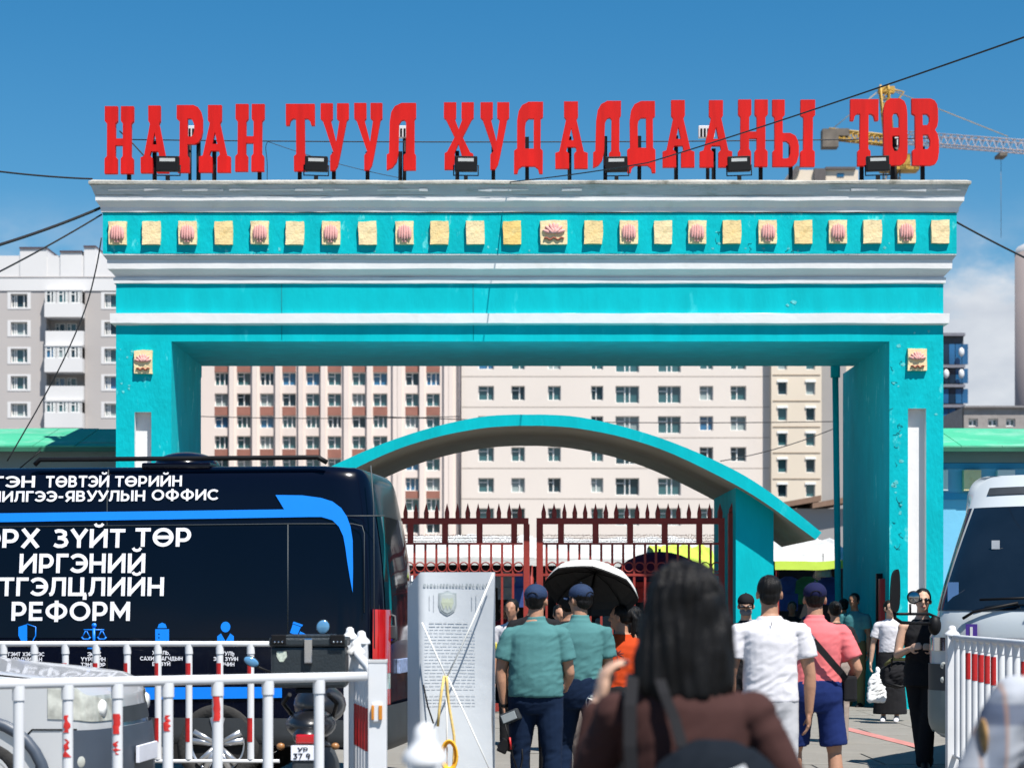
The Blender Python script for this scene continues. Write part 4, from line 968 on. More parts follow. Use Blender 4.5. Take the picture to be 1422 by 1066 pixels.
# stroke alphabet for the printed lettering: name -> (advance, strokes in cap heights)
def arc(cx, cy, rx, ry, a0, a1, n=14): return [(cx+math.cos(R(a0+(a1-a0)*k/n))*rx, cy+math.sin(R(a0+(a1-a0)*k/n))*ry) for k in range(n+1)]
a_l, t_h = .093, .907
def vl(x): return [(x, 0), (x, 1)]
LOOP = lambda y0, y1, x=.36, w_=.25: [(.1, y1), (x, y1)]+arc(x, (y0+y1)/2, w_, (y1-y0)/2, 90, -90, 10)[1:-1]+[(x, y0), (.1, y0)]
GL = {
 'Н': (.80, [vl(.1), vl(.7), [(.1, .5), (.7, .5)]]), 'И': (.86, [vl(.1), vl(.76), [(.1, .10), (.76, .90)]]),
 'Й': (.86, [vl(.1), vl(.76), [(.1, .10), (.76, .90)], [(.24, 1.28), (.31, 1.18), (.43, 1.145), (.55, 1.18), (.62, 1.28)]]),
 'Р': (.74, [vl(.1), LOOP(.34, t_h, .38)]), 'Г': (.62, [vl(.1), [(.1, t_h), (.60, t_h)]]), 'Т': (.72, [vl(.36), [(.0, t_h), (.72, t_h)]]),
 'Э': (.80, [arc(.34, .5, .40, .41, 140, -140, 18), [(.25, .5), (.7, .5)]]), 'О': (.98, [arc(.49, .5, .40, .41, 0, 360, 28)]),
 'Ө': (.98, [arc(.49, .5, .40, .41, 0, 360, 28), [(.12, .5), (.86, .5)]]), 'С': (.82, [arc(.48, .5, .40, .41, 42, 318, 20)]),
 'В': (.76, [vl(.1), LOOP(.52, t_h, .36, .22), LOOP(a_l, .52, .38, .25)]), 'Ү': (.78, [[(.04, 1), (.39, .45), (.74, 1)], [(.39, .5), (.39, 0)]]),
 'У': (.76, [[(.04, 1), (.40, .32)], [(.74, 1), (.40, .26), (.30, .12), (.18, .08), (.06, .10)]]),
 'Л': (.80, [[(.0, .08), (.09, .10), (.16, .22), (.2, .5), (.21, t_h), (.70, t_h)], vl(.70)]), 'Ч': (.76, [[(.09, 1), (.09, .62), (.16, .45), (.34, .37), (.66, .42)], vl(.66)]),
 'Е': (.68, [vl(.1), [(.1, t_h), (.66, t_h)], [(.1, .5), (.6, .5)], [(.1, a_l), (.66, a_l)]]), 'Ё': (.68, [vl(.1), [(.1, t_h), (.66, t_h)], [(.1, .5), (.6, .5)], [(.1, a_l), (.66, a_l)], [(.18, 1.2), (.3, 1.2)], [(.45, 1.2), (.57, 1.2)]]),
 '-': (.44, [[(.04, .42), (.40, .42)]]), 'Я': (.76, [vl(.66), [(.74-x+.02, y) for x, y in LOOP(.36, t_h, .38)], [(.42, .36), (.10, 0)]]),
 'Ы': (1.0, [vl(.1), LOOP(a_l, .62, .36, .23), vl(.90)]), 'Ь': (.70, [vl(.1), LOOP(a_l, .62, .36, .23)]),
 'Ф': (1.08, [[(.54, -.06), (.54, 1.06)], arc(.54, .5, .43, .34, 0, 360, 28)]), 'Х': (.80, [[(.06, 0), (.74, 1)], [(.74, 0), (.06, 1)]]),
 'З': (.70, [[(.04, .86), (.18, .91), (.36, .90), (.50, .82), (.52, .70), (.44, .58), (.30, .54), (.18, .54)], [(.18, .53), (.36, .52), (.54, .44), (.60, .30), (.54, .16), (.38, .09), (.20, .09), (.02, .17)]]),
 'Ц': (.90, [vl(.1), vl(.68), [(.1, a_l), (.88, a_l)], [(.82, .1), (.82, -.20)]]), 'М': (.96, [vl(.1), vl(.86), [(.1, .92), (.48, .30), (.86, .92)]]),
 'Д': (.88, [[(.02, a_l), (.86, a_l)], [(.08, .1), (.08, -.18)], [(.80, .1), (.80, -.18)], [(.18, .1), (.26, t_h), (.66, t_h), (.66, .1)]]),
 'А': (.84, [[(.05, 0), (.42, 1), (.79, 0)], [(.17, .25), (.67, .25)]]), ',': (.3, [[(.14, .10), (.08, -.15)]]), ' ': (.36, []),
 '3': (.66, [[(.04, t_h), (.55, t_h), (.30, .56), (.50, .48), (.56, .30), (.48, .14), (.30, .08), (.04, .14)]]), '7': (.62, [[(.03, t_h), (.58, t_h), (.22, 0)]]), '9': (.66, [arc(.32, .66, .23, .25, 0, 360, 16), [(.55, .66), (.52, .3), (.34, 0)]])}
def stroke_text(body, w_=.185):
    """flat ribbons, each stroke a hair above the last; returns bmesh and total width"""
    bm = BM(); x = 0; layer = 0
    for ch in body:
        adv, st = GL[ch]
        for s in st:
            layer += 1; n = len(s); closed = n > 8 and abs(s[0][0]-s[-1][0])+abs(s[0][1]-s[-1][1]) < 1e-6; L_ = []; hw = w_/2*(.75 if max(p[1] for p in s) > 1.1 and min(p[1] for p in s) > 1.05 else 1)
            for i, p in enumerate(s):
                a = s[i-1] if i else (s[-2] if closed else p); b = s[i+1] if i < n-1 else (s[1] if closed else p)
                d1 = Vector((p[0]-a[0], p[1]-a[1])); d2 = Vector((b[0]-p[0], b[1]-p[1]))
                if d1.length < 1e-6: d1 = d2
                if d2.length < 1e-6: d2 = d1
                d1.normalize(); d2.normalize(); n1 = Vector((-d1.y, d1.x)); n2 = Vector((-d2.y, d2.x)); m = (n1+n2); m = m.normalized() if m.length > 1e-3 else n1
                k = hw/max(.5, m.dot(n1)); L_.append((bm.verts.new((x+p[0]+m.x*k, p[1]+m.y*k, layer*.012)), bm.verts.new((x+p[0]-m.x*k, p[1]-m.y*k, layer*.012))))
            for i in range(n-1): bm.faces.new((L_[i][0], L_[i][1], L_[i+1][1], L_[i+1][0]))
        x += adv+.10
        layer = layer % 3
    return bm, x-.10
def fit_text(name, body, conv, m, parent, off=.02, label=None, x0=0., x1=1., fd=-1):
    """conv(u, v): u in 0..1 over the text's width, v in 0..1 over the cap height -> local position"""
    bm, W_ = stroke_text(body)
    for v in bm.verts:
        q = v.co.z; v.co = Vector(conv(x0+(x1-x0)*v.co.x/W_, v.co.y)); v.co.y += q*.04*fd
    return link(name, bm, m, parent, world=False, label=label)
def van_text(body, pxa, pxb, pya, pyb, off=.022, label=None, m=None):
    """pxa..pxb: left/right pixels of the whole string, pya..pyb: top and bottom at its right end"""
    uR, zB = van_uz(pxb, pyb); _, zT = van_uz(pxb, pya); uL, _ = van_uz(pxa, pyb)
    def conv(u, v):
        z = zB+(zT-zB)*v; return (uL+(uR-uL)*u, yside(z)+.010, z)
    return fit_text('lettering', body, conv, m or M_dec, van, off, label or ('white lettering '+body), fd=1)
van_text('ИРГЭН', -52, 49, 660.5, 676.5, .017); van_text('ТӨВТЭЙ', 64, 152, 660, 676, .017); van_text('ТӨРИЙН', 160, 253, 660, 675, .017)
van_text('ҮЙЛЧИЛГЭЭ-ЯВУУЛЫН', -60, 202, 680.5, 695.5, .017); van_text('ОФФИС', 211, 303, 679, 694, .017)
van_text('ЭРХ', -25, 55, 734, 760, .017); van_text('ЗҮЙТ', 75, 174, 734, 760, .017); van_text('ТӨР', 188, 266, 732.5, 758.5, .017)
van_text('ИРГЭНИЙ', 27, 202, 768, 795, .017); van_text('ИТГЭЛЦЛИЙН', -28, 228, 801, 827, .017); van_text('РЕФОРМ', 16, 181, 835, 861.5, .017)
for tx, a, b, c, d in (('ГЭМТ ХЭРГЭЭС', 12, 62, 905, 910.5), ('УРЬДЧИЛАН', 16, 59, 912, 917.5), ('ЭРХ', 122, 141, 905, 910.5), ('ҮҮРГИЙН', 113, 147, 912, 917.5), ('ТЭНЦВЭР', 113, 147, 919.5, 925),
                       ('ХУУЛЬ,', 212, 237, 903, 908.5), ('САХИУЛАГЧДЫН', 195, 254, 911, 916.5), ('ЁС ЗҮЙ', 212, 237, 918.5, 924), ('ХУУЛЬ', 303, 326, 904, 909.5), ('ЭРХ ЗҮЙН', 297, 331, 911.5, 917), ('ОРЧИН', 303, 326, 919, 924.5)):
    van_text(tx, a, b, c, d, .03)
arrow = [(-260, 716), (395, 707), (383, 687), (420, 687.5), (446, 691), (462, 696), (474, 705), (482, 717), (487, 731), (490, 750), (490.5, 790), (490, 822), (487, 806), (483, 782), (480, 760), (477, 744), (471, 731), (462, 722), (447, 717.5), (430, 717.5), (-260, 729)]
van_poly('blue_arrow_stripe', arrow, M_bl, .012)
van_poly('lower_blue_stripe', [(-260, 958), (120, 954), (380, 953), (392, 953), (392, 968), (340, 969), (170, 971), (-260, 976)], M_bl, .016)
M_icon = M_bl
van_poly('shield_icon', [(26, 870), (38, 866), (38, 895), (30, 890), (26, 882)], M_icon)
bm = BM(); tube(bm, [Vector((u, yside(z)+.008, z)) for u, z in [van_uz(*p) for p in ((38, 866), (50, 870), (50, 882), (46, 890), (38, 895))]], .006, 4); link('shield_icon', bm, M_icon, van, world=False)
bm = BM()
def vt(pts, r=.006): tube(bm, [Vector((u, yside(z)+.008, z)) for u, z in [van_uz(*p) for p in pts]], r, 4)
vt([(131, 872), (131, 899)], .016); vt([(117, 874), (145, 874)], .009); vt([(122, 900), (140, 900)], .012)
for c in (120, 142): vt([(c, 874), (c-5, 884)]); vt([(c, 874), (c+5, 884)]); vt([(c-6, 884), (c-4, 887), (c+4, 887), (c+6, 884)], .009)
u_, z_ = van_uz(131, 868); lathe(bm, [(.001, .012), (.022, .010), (.022, 0)], (u_, yside(z_), z_), 'Y', 14)
link('scales_icon', bm, M_icon, van, world=False)
def disc(cx, cy, rx, ry, n=16): return [(cx+math.cos(2*PI*k/n)*rx, cy+math.sin(2*PI*k/n)*ry) for k in range(n)]
van_poly('card_icon', [(216, 873), (235, 873), (235, 892), (216, 892)], M_icon, holes=[disc(221, 880, 1.2, 1.2, 6), disc(221, 885, 1.2, 1.2, 6)])
van_poly('card_icon', [(219, 871.5), (221, 866), (225.5, 864), (230, 866), (232, 871.5)], M_icon)
van_poly('person_icon', disc(313.5, 870, 6.6, 7.4), M_icon); van_poly('person_icon', [(302, 894), (302, 883), (307, 879), (313.5, 890), (320, 879), (325, 883), (325, 894)], M_icon)
van_poly('gavel_icon', [(407, 866), (418, 870), (413, 882), (403, 878)], M_icon); van_poly('gavel_icon', [(408, 862.5), (421, 867), (419.5, 869.5), (406.5, 865)], M_icon); van_poly('gavel_icon', [(417, 876), (427, 881), (424, 884), (415, 881)], M_icon)
# seams
M_seam = mat('seam_line', (.045, .055, .06), .6)
bm = BM()
def seam(pts, r=.006): tube(bm, [Vector((u, yside(z)+.005, z)) for u, z in [van_uz(*p) for p in pts]], r, 4)
seam([(151, 652), (149, 690), (149, 930)]); seam([(-150, 733), (400, 727), (490, 727), (503, 730), (506, 740), (506, 850)], .005); seam([(400, 728), (400, 880)]); seam([(515, 646), (519, 700), (520, 900)], .007); seam([(445, 716), (535, 716)], .006); seam([(-150, 1000), (200, 996)], .005)
link('panel_seam', bm, M_seam, van, world=False)
# rear lamp, bumper, wheels, roof
for s in (1, -1):
    link('tail_light', vs_.mesh(lambda sd_, c: .98 < c.z < 1.56 and ((sd_ == 'x-' and c.y*s > .70+.25*max(0, c.z-1.35)) or (sd_[0] == 'y' and c.y*s > 0 and c.x < .10)), .022), M_tail, van, world=False)
    link('reversing_light', vs_.mesh(lambda sd_, c: .86 < c.z < .99 and ((sd_ == 'x-' and c.y*s > .70) or (sd_[0] == 'y' and c.y*s > 0 and c.x < .10)), .020), M_clear, van, world=False)
    link('lower_tail_light', vs_.mesh(lambda sd_, c: .74 < c.z < .87 and ((sd_ == 'x-' and c.y*s > .70) or (sd_[0] == 'y' and c.y*s > 0 and c.x < .10)), .021), M_tail, van, world=False)
link('rear_bumper', vs_.mesh(lambda s, c: c.x < .30 and c.z < .72 and s[0] != 'z', .05), M_plastic, van, world=False)
uw, _ = van_uz(302, 1040)
for (x, ar_) in ((uw, .02), (5.1, .02)):
    for s in (1, -1):
        wheel(van, x, s*.90, .375, .24, s)
        bm = BM(); arch_fill(bm, x, s*.985-(.03 if s > 0 else 0), .46, .03+.0, .38); link('wheel_shade_disc', bm, mat('wheel_well_shade', (.006, .006, .006), .9), van, world=False)
bm = BM(); a, _ = van_uz(455, 642); b, _ = van_uz(50, 642)
tube(bm, [(a, .86, 2.86), (a+.08, .86, 2.905), (b-.05, .86, 2.905), (b, .86, 2.86)], .022, 8); link('roof_rail', bm, M_black, van, world=False)
bm = BM(); tube(bm, [(a, -.80, 2.86), (a+.08, -.80, 2.905), (b-.05, -.80, 2.905), (b, -.80, 2.86)], .022, 8); link('roof_rail', bm, M_black, van, world=False)
a, _ = van_uz(288, 640); b, _ = van_uz(198, 640)
bm = BM(); ell(bm, ((a+b)/2, .42, 2.855), ((b-a)/2, .36, .14), None, 28, 14); box(bm, a-.02, b+.02, .05, .80, 2.82, 2.875, .02); link('roof_vent', bm, M_navy, van, world=False)
bm = BM(); tube(bm, [(.02, .60, 1.52), (-.04, .60, 1.5), (-.06, .60, 1.3), (0, .6, 1.26)], .015, 6); box(bm, -.05, .02, .5, .62, 1.3, 1.42, .01); link('rear_door_handle', bm, M_plastic, van, world=False)
bm = BM(); box(bm, -.03, .0, -.26, .26, .98, 1.11, .005); link('number_plate', bm, mat('plate_bluish', (.25, .32, .5), .5, .4, 30), van, world=False)
bm = BM(); tube(bm, [(3.55, .4, 2.82), (3.3, .4, 3.02)], .006, 5); link('aerial', bm, M_black, van, world=False)

# ---- cars
def car_def_factory(T, k=1):
    def f(p):
        x, y, z = p; top = interp(T, x)
        if z > .75: z = .75+(z-.75)*(top-.75)/(1.7-.75)
        zz = max(0, z-1.18); y *= 1-.36*min(zz, .5)
        if x < .7: y *= 1-.16*((.7-x)/.7)**2; 
        if x < .35: x = x+.16*(abs(p[1])/.92)**2.5*(1-x/.35)*.9
        if x < .3 and z > .62: x += (z-.62)*.18*(1-x/.3)
        if p[0] > 4.0: y *= 1-.1*((p[0]-4.0)/.6)**2
        return (x, y, z)
    return f
SUV = [(0, 1.0), (.10, 1.06), (.35, 1.11), (.7, 1.15), (1.25, 1.2), (1.4, 1.25), (2.05, 1.68), (3.7, 1.72), (4.2, 1.6), (4.5, 1.15), (4.6, 1.05)]
def car(name, label, loc, rz, paint, scale=1, hlm=None):
    c = thing(name, label, 'car', loc, rz, scale=scale)
    s = Shell(4.6, 1.84, .28, 1.7, .10, .10, car_def_factory(SUV))
    link('body', s.mesh(), paint, c, world=False)
    link('windscreen', s.mesh(lambda sd_, q: sd_ == 'z+' and 1.45 < q.x < 2.0 and abs(q.y) < .78, .004), M_carglass, c, world=False)
    for sg in (1, -1):
        link('side_window', s.mesh(lambda sd_, q: sd_ == ('y+' if sg > 0 else 'y-') and 1.85 < q.x < 4.1 and q.z > 1.25 and q.z < 1.62, .004), M_carglass, c, world=False)
        hl = link('headlight', s.mesh(lambda sd_, q: q.x < .36 and q.y*sg > .52 and .98 < q.z < 1.62 and sd_[0] in 'xy', .008), hlm or M_clear, c, world=False)
        bm = BM(); pc = s.pos((.0, sg*.70, 1.3)); lathe(bm, [(.001, -.025), (.05, -.02), (.065, .0), (.06, .02)], (pc.x, pc.y, pc.z), 'X', 18); link('reflector', bm, mat('lamp_bowl', (.75, .76, .74), .25), hl, world=False)
        bm = BM(); pc = s.pos((.12, sg*.92, .55)); ell(bm, pc, (.05, .03, .06)); link('fog_light', bm, M_clear, c, world=False)
        for x in (.86, 3.65):
            wheel(c, x, sg*.82, .36, .23, sg)
            bm = BM(); arch_fill(bm, x, sg*.90-(.03 if sg > 0 else 0), .45, .035, .36); link('wheel_shade_disc', bm, mat('wheel_well_shade', (.006, .006, .006), .9), c, world=False)
            bm = BM(); tube(bm, [(x+math.cos(PI*k/16)*.46, sg*.915, .36+math.sin(PI*k/16)*.47) for k in range(17)], .042, 8); link('arch_flare', bm, mat('blue_grey_bumper', (.05, .065, .09), .45, .1), c, world=False)
    link('front_bumper', s.mesh(lambda sd_, q: q.x < .40 and q.z < .80 and sd_[0] != 'z' and abs(q.y) < .93 and (q.x < .2 or q.z < .5), .028), mat('blue_grey_bumper', (.05, .065, .09), .45, .1), c, world=False)
    bm = BM(); tube(bm, [s.pos((x, .92, .80))+Vector((0, .003, 0)) for x in (.12, .2, .3, .4, .5)]+[s.pos((.55, .92, .72))], .006, 5); tube(bm, [s.pos((x, .92, 1.66))+Vector((0, .004, .0)) for x in (.15, .3, .5, .7, .9, 1.1, 1.3)], .006, 5); link('panel_seam', bm, M_black, c, world=False)
    link('grille', s.mesh(lambda sd_, q: sd_ == 'x-' and .85 < q.z < 1.25 and abs(q.y) < .5, .014), M_plastic, c, world=False)
    link('sill', s.mesh(lambda sd_, q: q.z < .5 and sd_[0] == 'y', .012), M_plastic, c, world=False)
    bm = BM(); box(bm, -.06, -.035, -.26, .26, .5, .62, .004); link('number_plate', bm, mat('plate_white', (.7, .72, .8), .5), c, world=False)
    for sg in (1, -1):
        bm = BM(); ell(bm, (1.75, sg*1.0, 1.22), (.07, .11, .08)); link('wing_mirror', bm, paint, c, world=False)
    return c
M_silver = mat('silver_car_paint', (.60, .61, .62), .30, .03, 1, metal=.35, coat=.6)
M_slate = mat('dark_silver_paint', (.16, .18, .22), .18, .1, 1, metal=.5, coat=1)
car('parked_car', 'silver sport utility car behind the left white railing, nose to the right', (PX(182, 14.0), 14.35, 0), R(176), M_silver)

# ---- white bus on the right
def bus_def(p):
    x, y, z = p
    fr = max(0, 1-x/1.3)
    lean = 1.15*(max(0, z-1.45)/1.35)**1.25
    x += fr*lean+fr*.20*(abs(y)/1.04)**3
    y *= 1-.10*max(0, z-1.4)/1.4-(.10*fr if z > 1.4 else .04*fr)
    if x < 1.4 and z > 2.4: z -= .0
    return (x, y, z)
a_ = R(30); BRZ = R(90)-a_
cor = Vector((PX(1291, 18.5), 18.5, 0)); rb = Matrix.Rotation(BRZ, 3, 'Z'); bo = cor-rb @ Vector((.12, .93, 0)); 
bus = thing('minibus', 'silver white minibus with large dark windscreen and black mirrors at the right edge', 'bus', (bo.x, bo.y, 0), BRZ)
bs = Shell(6.8, 2.08, .38, 2.84, .20, .12, bus_def)
M_buswhite = mat('pale_silver_bus_paint', (.46, .50, .52), .25, .03, 1, coat=.7)
link('body', bs.mesh(), M_buswhite, bus, world=False)
link('windscreen', bs.mesh(lambda s, c: ((s == 'x-' and abs(c.y) < 1.0) or (s[0] == 'y' and c.x < .30)) and 1.52 < c.z < 2.50, .008), M_carglass, bus, world=False)
bm = BM(); 
for k in range(6): a = bs.pos((0, .0+k*.0, 2.62)); 
link('roof_grille', bs.mesh(lambda s, c: s == 'x-' and abs(c.y) < .8 and 2.60 < c.z < 2.70, .012), M_plastic, bus, world=False)
bm.free()
for s in (1, -1):
    link('side_window', bs.mesh(lambda sd_, c: sd_ == ('y+' if s > 0 else 'y-') and .65 < c.x < 6.2 and 1.5 < c.z < 2.3 and (int(c.x/1.15) == int((c.x+.08)/1.15)), .006), M_carglass, bus, world=False)
    hl = link('headlight', bs.mesh(lambda sd_, c: c.x < .22 and c.y*s > .66 and .84 < c.z < 1.12 and sd_[0] in 'xy', .012), M_plastic, bus, world=False)
    for zc in (.92, 1.05):
        bm = BM(); pc = bs.pos((0, s*.82, zc)); lathe(bm, [(.001, -.012), (.03, -.01), (.036, 0)], pc, 'X', 16); link('reflector', bm, M_clear, hl, world=False)
    for x in (1.5, 5.2):
        wheel(bus, x, s*.92, .38, .22, s)
        bm = BM(); arch_fill(bm, x, s*1.03-(.03 if s > 0 else 0), .46, .03, .38); link('wheel_shade_disc', bm, mat('wheel_well_shade', (.006, .006, .006), .9), bus, world=False)
link('front_bumper', bs.mesh(lambda sd_, c: c.x < .5 and c.z < .80 and sd_[0] != 'z', .017), mat('grey_green_bumper', (.16, .20, .20), .45, .1), bus, world=False)
link('chrome_strip', bs.mesh(lambda sd_, c: sd_ == 'x-' and 1.24 < c.z < 1.36, .012), M_chrome, bus, world=False)
for s, y0 in ((1, .55), (-1, -.1)):
    bm = BM(); q = bs.pos((0, y0, 1.54)); q2 = bs.pos((0, y0-.45, 1.62)); tube(bm, [q+Vector((-.04, .1, -.06)), q+Vector((-.05, 0, .0)), q2+Vector((-.05, 0, 0))], .014, 6); tube(bm, [q2+Vector((-.045, .35, .03)), q2+Vector((-.045, -.2, .05))], .012, 6); link('wiper', bm, M_black, bus, world=False)
bw = Matrix.Translation(bus.location) @ Matrix.Rotation(BRZ, 4, 'Z')
# mirrors hang in front of the left corner
MY = 18.0
bm = BM(); c0 = P(1243, 820, MY)
pts = smooth_poly([(PX(1236.5, MY), PZ(849, MY)), (PX(1249.5, MY), PZ(851, MY)), (PX(1249.5, MY), PZ(790, MY)), (PX(1243, MY), PZ(790, MY)), (PX(1238, MY), PZ(800, MY))], 2)
prism(bm, pts, None, lambda a, b, t: Vector((a, MY-.03+t, b)), .09); link('door_mirror', bm, M_black, bus)
bm = BM(); tube(bm, [P(1242, 848, MY), P(1243, 858, MY), P(1252, 864, MY+.05), P(1300, 866, MY+.4)], .016, 8); tube(bm, [P(1246, 852, MY), P(1290, 852, MY+.3), P(1304, 858, MY+.45)], .013, 8); tube(bm, [P(1264, 852, MY+.1), P(1264, 838, MY+.1)], .01, 6); ell(bm, P(1298, 868, MY+.35), (.06, .06, .09)); link('mirror_arm', bm, M_black, bus)
bm = BM(); c = P(1268.5, 829, MY+.1); lathe(bm, [(.001, -.02), (.05, -.015), (.06, .0), (.05, .04), (.001, .05)], c, 'Y', 20); ro = link('round_mirror', bm, M_black, bus)
bm = BM(); lathe(bm, [(.001, -.026), (.035, -.024), (.05, -.016)], c, 'Y', 20); link('mirror_glass', bm, mat('mirror_face', (.3, .3, .3), .05, .02, metal=1), ro)
# screen sticker and side stickers
def bus_pt(px, py, plane_x=-.02):
    inv = bw.inverted(); o = inv @ Vector((0, 0, EYE)); d = inv.to_3x3() @ Vector(((px-CX)/F, 1, (HY-py)/F)); t = (plane_x-o.x)/d.x; return o+d*t
def bus_quad(name, x0, x1, y0, y1, plane_x, m, label=None):
    bm = BM(); pts = [bus_pt(*p, plane_x) for p in ((x0, y1), (x1, y1), (x1, y0), (x0, y0))]
    vs = [bm.verts.new(v) for v in pts]+[bm.verts.new(v+Vector((.004, 0, 0))) for v in pts]
    for q in ((0, 1, 2, 3), (7, 6, 5, 4), (0, 4, 5, 1), (1, 5, 6, 2), (2, 6, 7, 3), (3, 7, 4, 0)): bm.faces.new([vs[i] for i in q])
    return link(name, bm, m, bus, world=False, label=label)
q = bs.pos((0, .35, 1.35)).x
bus_quad('purple_badge', 1341, 1357, 866, 888, q-.022, mat('purple_badge', (.07, .03, .25), .4), 'small purple square badge below the windscreen')
bb = bus_quad('badge_mark', 1347, 1350.5, 870, 884, q-.027, M_white)
q = bs.pos((0, .35, 2.15)).x
bus_quad('windscreen_sticker', 1377, 1388, 750, 762, q-.03, mat('pale_sticker', (.5, .52, .55), .5)); bus_quad('windscreen_document', 1316, 1331, 808, 838, bs.pos((0, .75, 1.75)).x-.03, mat('blue_document', (.10, .22, .45), .5), 'blue printed document behind the lower left of the windscreen')

# ---- motorcycle seen from behind
moto = thing('motorcycle', 'black motorcycle with a large top box, seen from behind', 'motorcycle', (PX(432, 12.9), 12.9, 0), R(2))
def mp_(name, bm, m, parent=moto, label=None): return link(name, bm, m, parent, world=False, label=label)
s_ = 2800/12.9
mx0 = lambda px: (px-432)/s_; mz0 = lambda py: 1.6-(py-840)/s_
M_blk = mat('top_box_black', (.018, .024, .028), .45, .15, 5, .2, 60)
bm = BM(); box(bm, mx0(380), mx0(482), -.2, .22, mz0(953), mz0(897), .02); tb = mp_('top_box', bm, M_blk)
bm = BM(); box(bm, mx0(377.5), mx0(484.5), -.215, .235, mz0(896.5), mz0(884), .015); box(bm, mx0(398), mx0(466), -.19, .2, mz0(884), mz0(880.5), .01); mp_('lid', bm, M_blk, tb)
for a in (381, 461):
    bm = BM(); box(bm, mx0(a), mx0(a+20), -.232, -.21, mz0(893), mz0(880), .006); mp_('hinge_plate', bm, M_black, tb)
    for k in range(3):
        bm = BM(); ell(bm, (mx0(a+5+k*5), -.234, mz0(890)), (.006, .004, .006)); mp_('rivet', bm, M_chrome, tb)
bm = BM(); box(bm, mx0(426), mx0(437), -.245, -.20, mz0(919), mz0(885), .008); mp_('latch', bm, M_chrome, tb)
bm = BM(); prism(bm, [(mx0(388), mz0(903)), (mx0(401), mz0(903)), (mx0(402), mz0(910)), (mx0(397), mz0(917)), (mx0(392), mz0(917)), (mx0(388), mz0(910))], None, lambda a, b, t: Vector((a, -.204+t, b)), .006); mp_('sticker', bm, mat('pale_sticker2', (.45, .50, .42), .5, .3, 60), tb)
bm = BM(); box(bm, -.09, .09, -.18, .35, mz0(960), mz0(954), .008); box(bm, -.12, .12, .1, .75, .78, .86, .04); mp_('seat', bm, M_black)
bm = BM(); 
for s in (-1, 1): tube(bm, [(s*.12, .3, .85), (s*.17, -.1, .98), (s*.12, -.22, 1.04)], .014, 6)
mp_('rear_rack', bm, M_black)
bm = BM(); ell(bm, (0, .0, .84), (.16, .32, .10)); ell(bm, (0, -.25, .78), (.10, .14, .07)); mp_('tail_fairing', bm, mat('dark_fairing', (.008, .009, .012), .35, .1, coat=.2))
bm = BM(); box(bm, -.07, .07, -.40, -.36, .74, .80, .012); mp_('tail_light', bm, M_tail)
for s in (-1, 1):
    bm = BM(); tube(bm, [(s*.06, -.25, .72), (s*.15, -.3, .72)], .008, 6); mp_('indicator_stalk', bm, M_black); bm = BM(); ell(bm, (s*.17, -.3, .72), (.026, .02, .022)); mp_('indicator', bm, mat('dim_amber_lens', (.30, .14, .05), .3))
bm = BM(); box(bm, mx0(411), mx0(442), -.43, -.42, mz0(1048), mz0(1028), .003); pl = mp_('number_plate', bm, mat('plate_white', (.7, .72, .8), .5))
fit_text('plate_lettering', '37 9', lambda u, v: (mx0(414)+(mx0(437)-mx0(414))*u, -.4325, mz0(1046)+.035*v), M_black, pl, .0)
fit_text('plate_lettering', 'УР', lambda u, v: (mx0(420)+(mx0(434)-mx0(420))*u, -.4325, mz0(1036)+.026*v), M_black, pl, .0)
bm = BM(); lathe(bm, [(.2, -.06), (.29, -.065), (.315, -.03), (.32, 0), (.315, .03), (.29, .065), (.2, .06)], (0, 0, 0), 'X', 32); wl = mp_('rear_wheel', bm, M_tyre); wl.location = (0, .02, .32)
bm = BM(); lathe(bm, [(.2, -.02), (.205, 0), (.2, .02)], (0, 0, 0), 'X', 24)
for k in range(8): a = 2*PI*k/8; tube(bm, [(0, 0, 0), (0, math.cos(a)*.2, math.sin(a)*.2)], .006, 4)
mp_('rim', bm, M_alloy, wl)
bm = BM(); box(bm, -.09, .09, -.42, -.30, .40, .74, .02); mp_('mudguard', bm, M_plastic)
bm = BM(); lathe(bm, [(.03, -.35), (.05, -.3), (.05, .25), (.03, .3)], (.19, .15, .42), 'Y', 16); mp_('exhaust', bm, mat('dull_steel', (.2, .2, .2), .45, metal=.8))
bm = BM(); ell(bm, (0, .95, .92), (.18, .32, .14)); mp_('fuel_tank', bm, mat('dark_fairing', (.012, .014, .018), .15))
bm = BM(); tube(bm, [(-.40, 1.15, 1.05), (-.2, 1.25, 1.1), (.2, 1.25, 1.1), (.40, 1.15, 1.05)], .014, 6); tube(bm, [(0, 1.2, 1.08), (0, 1.5, .32)], .03, 8); mp_('handlebar', bm, M_black)
bm = BM(); lathe(bm, [(.2, -.05), (.29, -.055), (.32, 0), (.29, .055), (.2, .05)], (0, 1.5, .32), 'X', 32); mp_('front_wheel', bm, M_tyre)
bm = BM(); ell(bm, (0, .5, .5), (.16, .35, .22)); mp_('engine', bm, M_plastic)
mir = mat('blue_mirror_face', (.12, .30, .50), .15, .1, metal=.3)
def mirror(px, py, rx, rz2, rot_, y):
    sm_ = 2800/(12.9+y); c = Vector(((px-CX)/2800*(12.9+y)-moto.location.x, y, 1.6-(py-840)/sm_))
    bm = BM(); ell(bm, c, (rx, .02, rz2), Matrix.Rotation(rot_, 3, 'Y')); o = mp_('mirror', bm, M_black)
    bm = BM(); ell(bm, c+Vector((0, -.013, 0)), (rx*.88, .012, rz2*.86), Matrix.Rotation(rot_, 3, 'Y')); mp_('mirror_glass', bm, mir, o)
    bm = BM(); tube(bm, [c+Vector((0, .02, -.02)), Vector((math.copysign(.25, c.x), 1.2, 1.09))], .008, 6); mp_('mirror_stem', bm, M_black)
mirror(357, 918, .062, .035, R(25), 1.05); mirror(456, 870, .05, .055, R(20), 1.05)

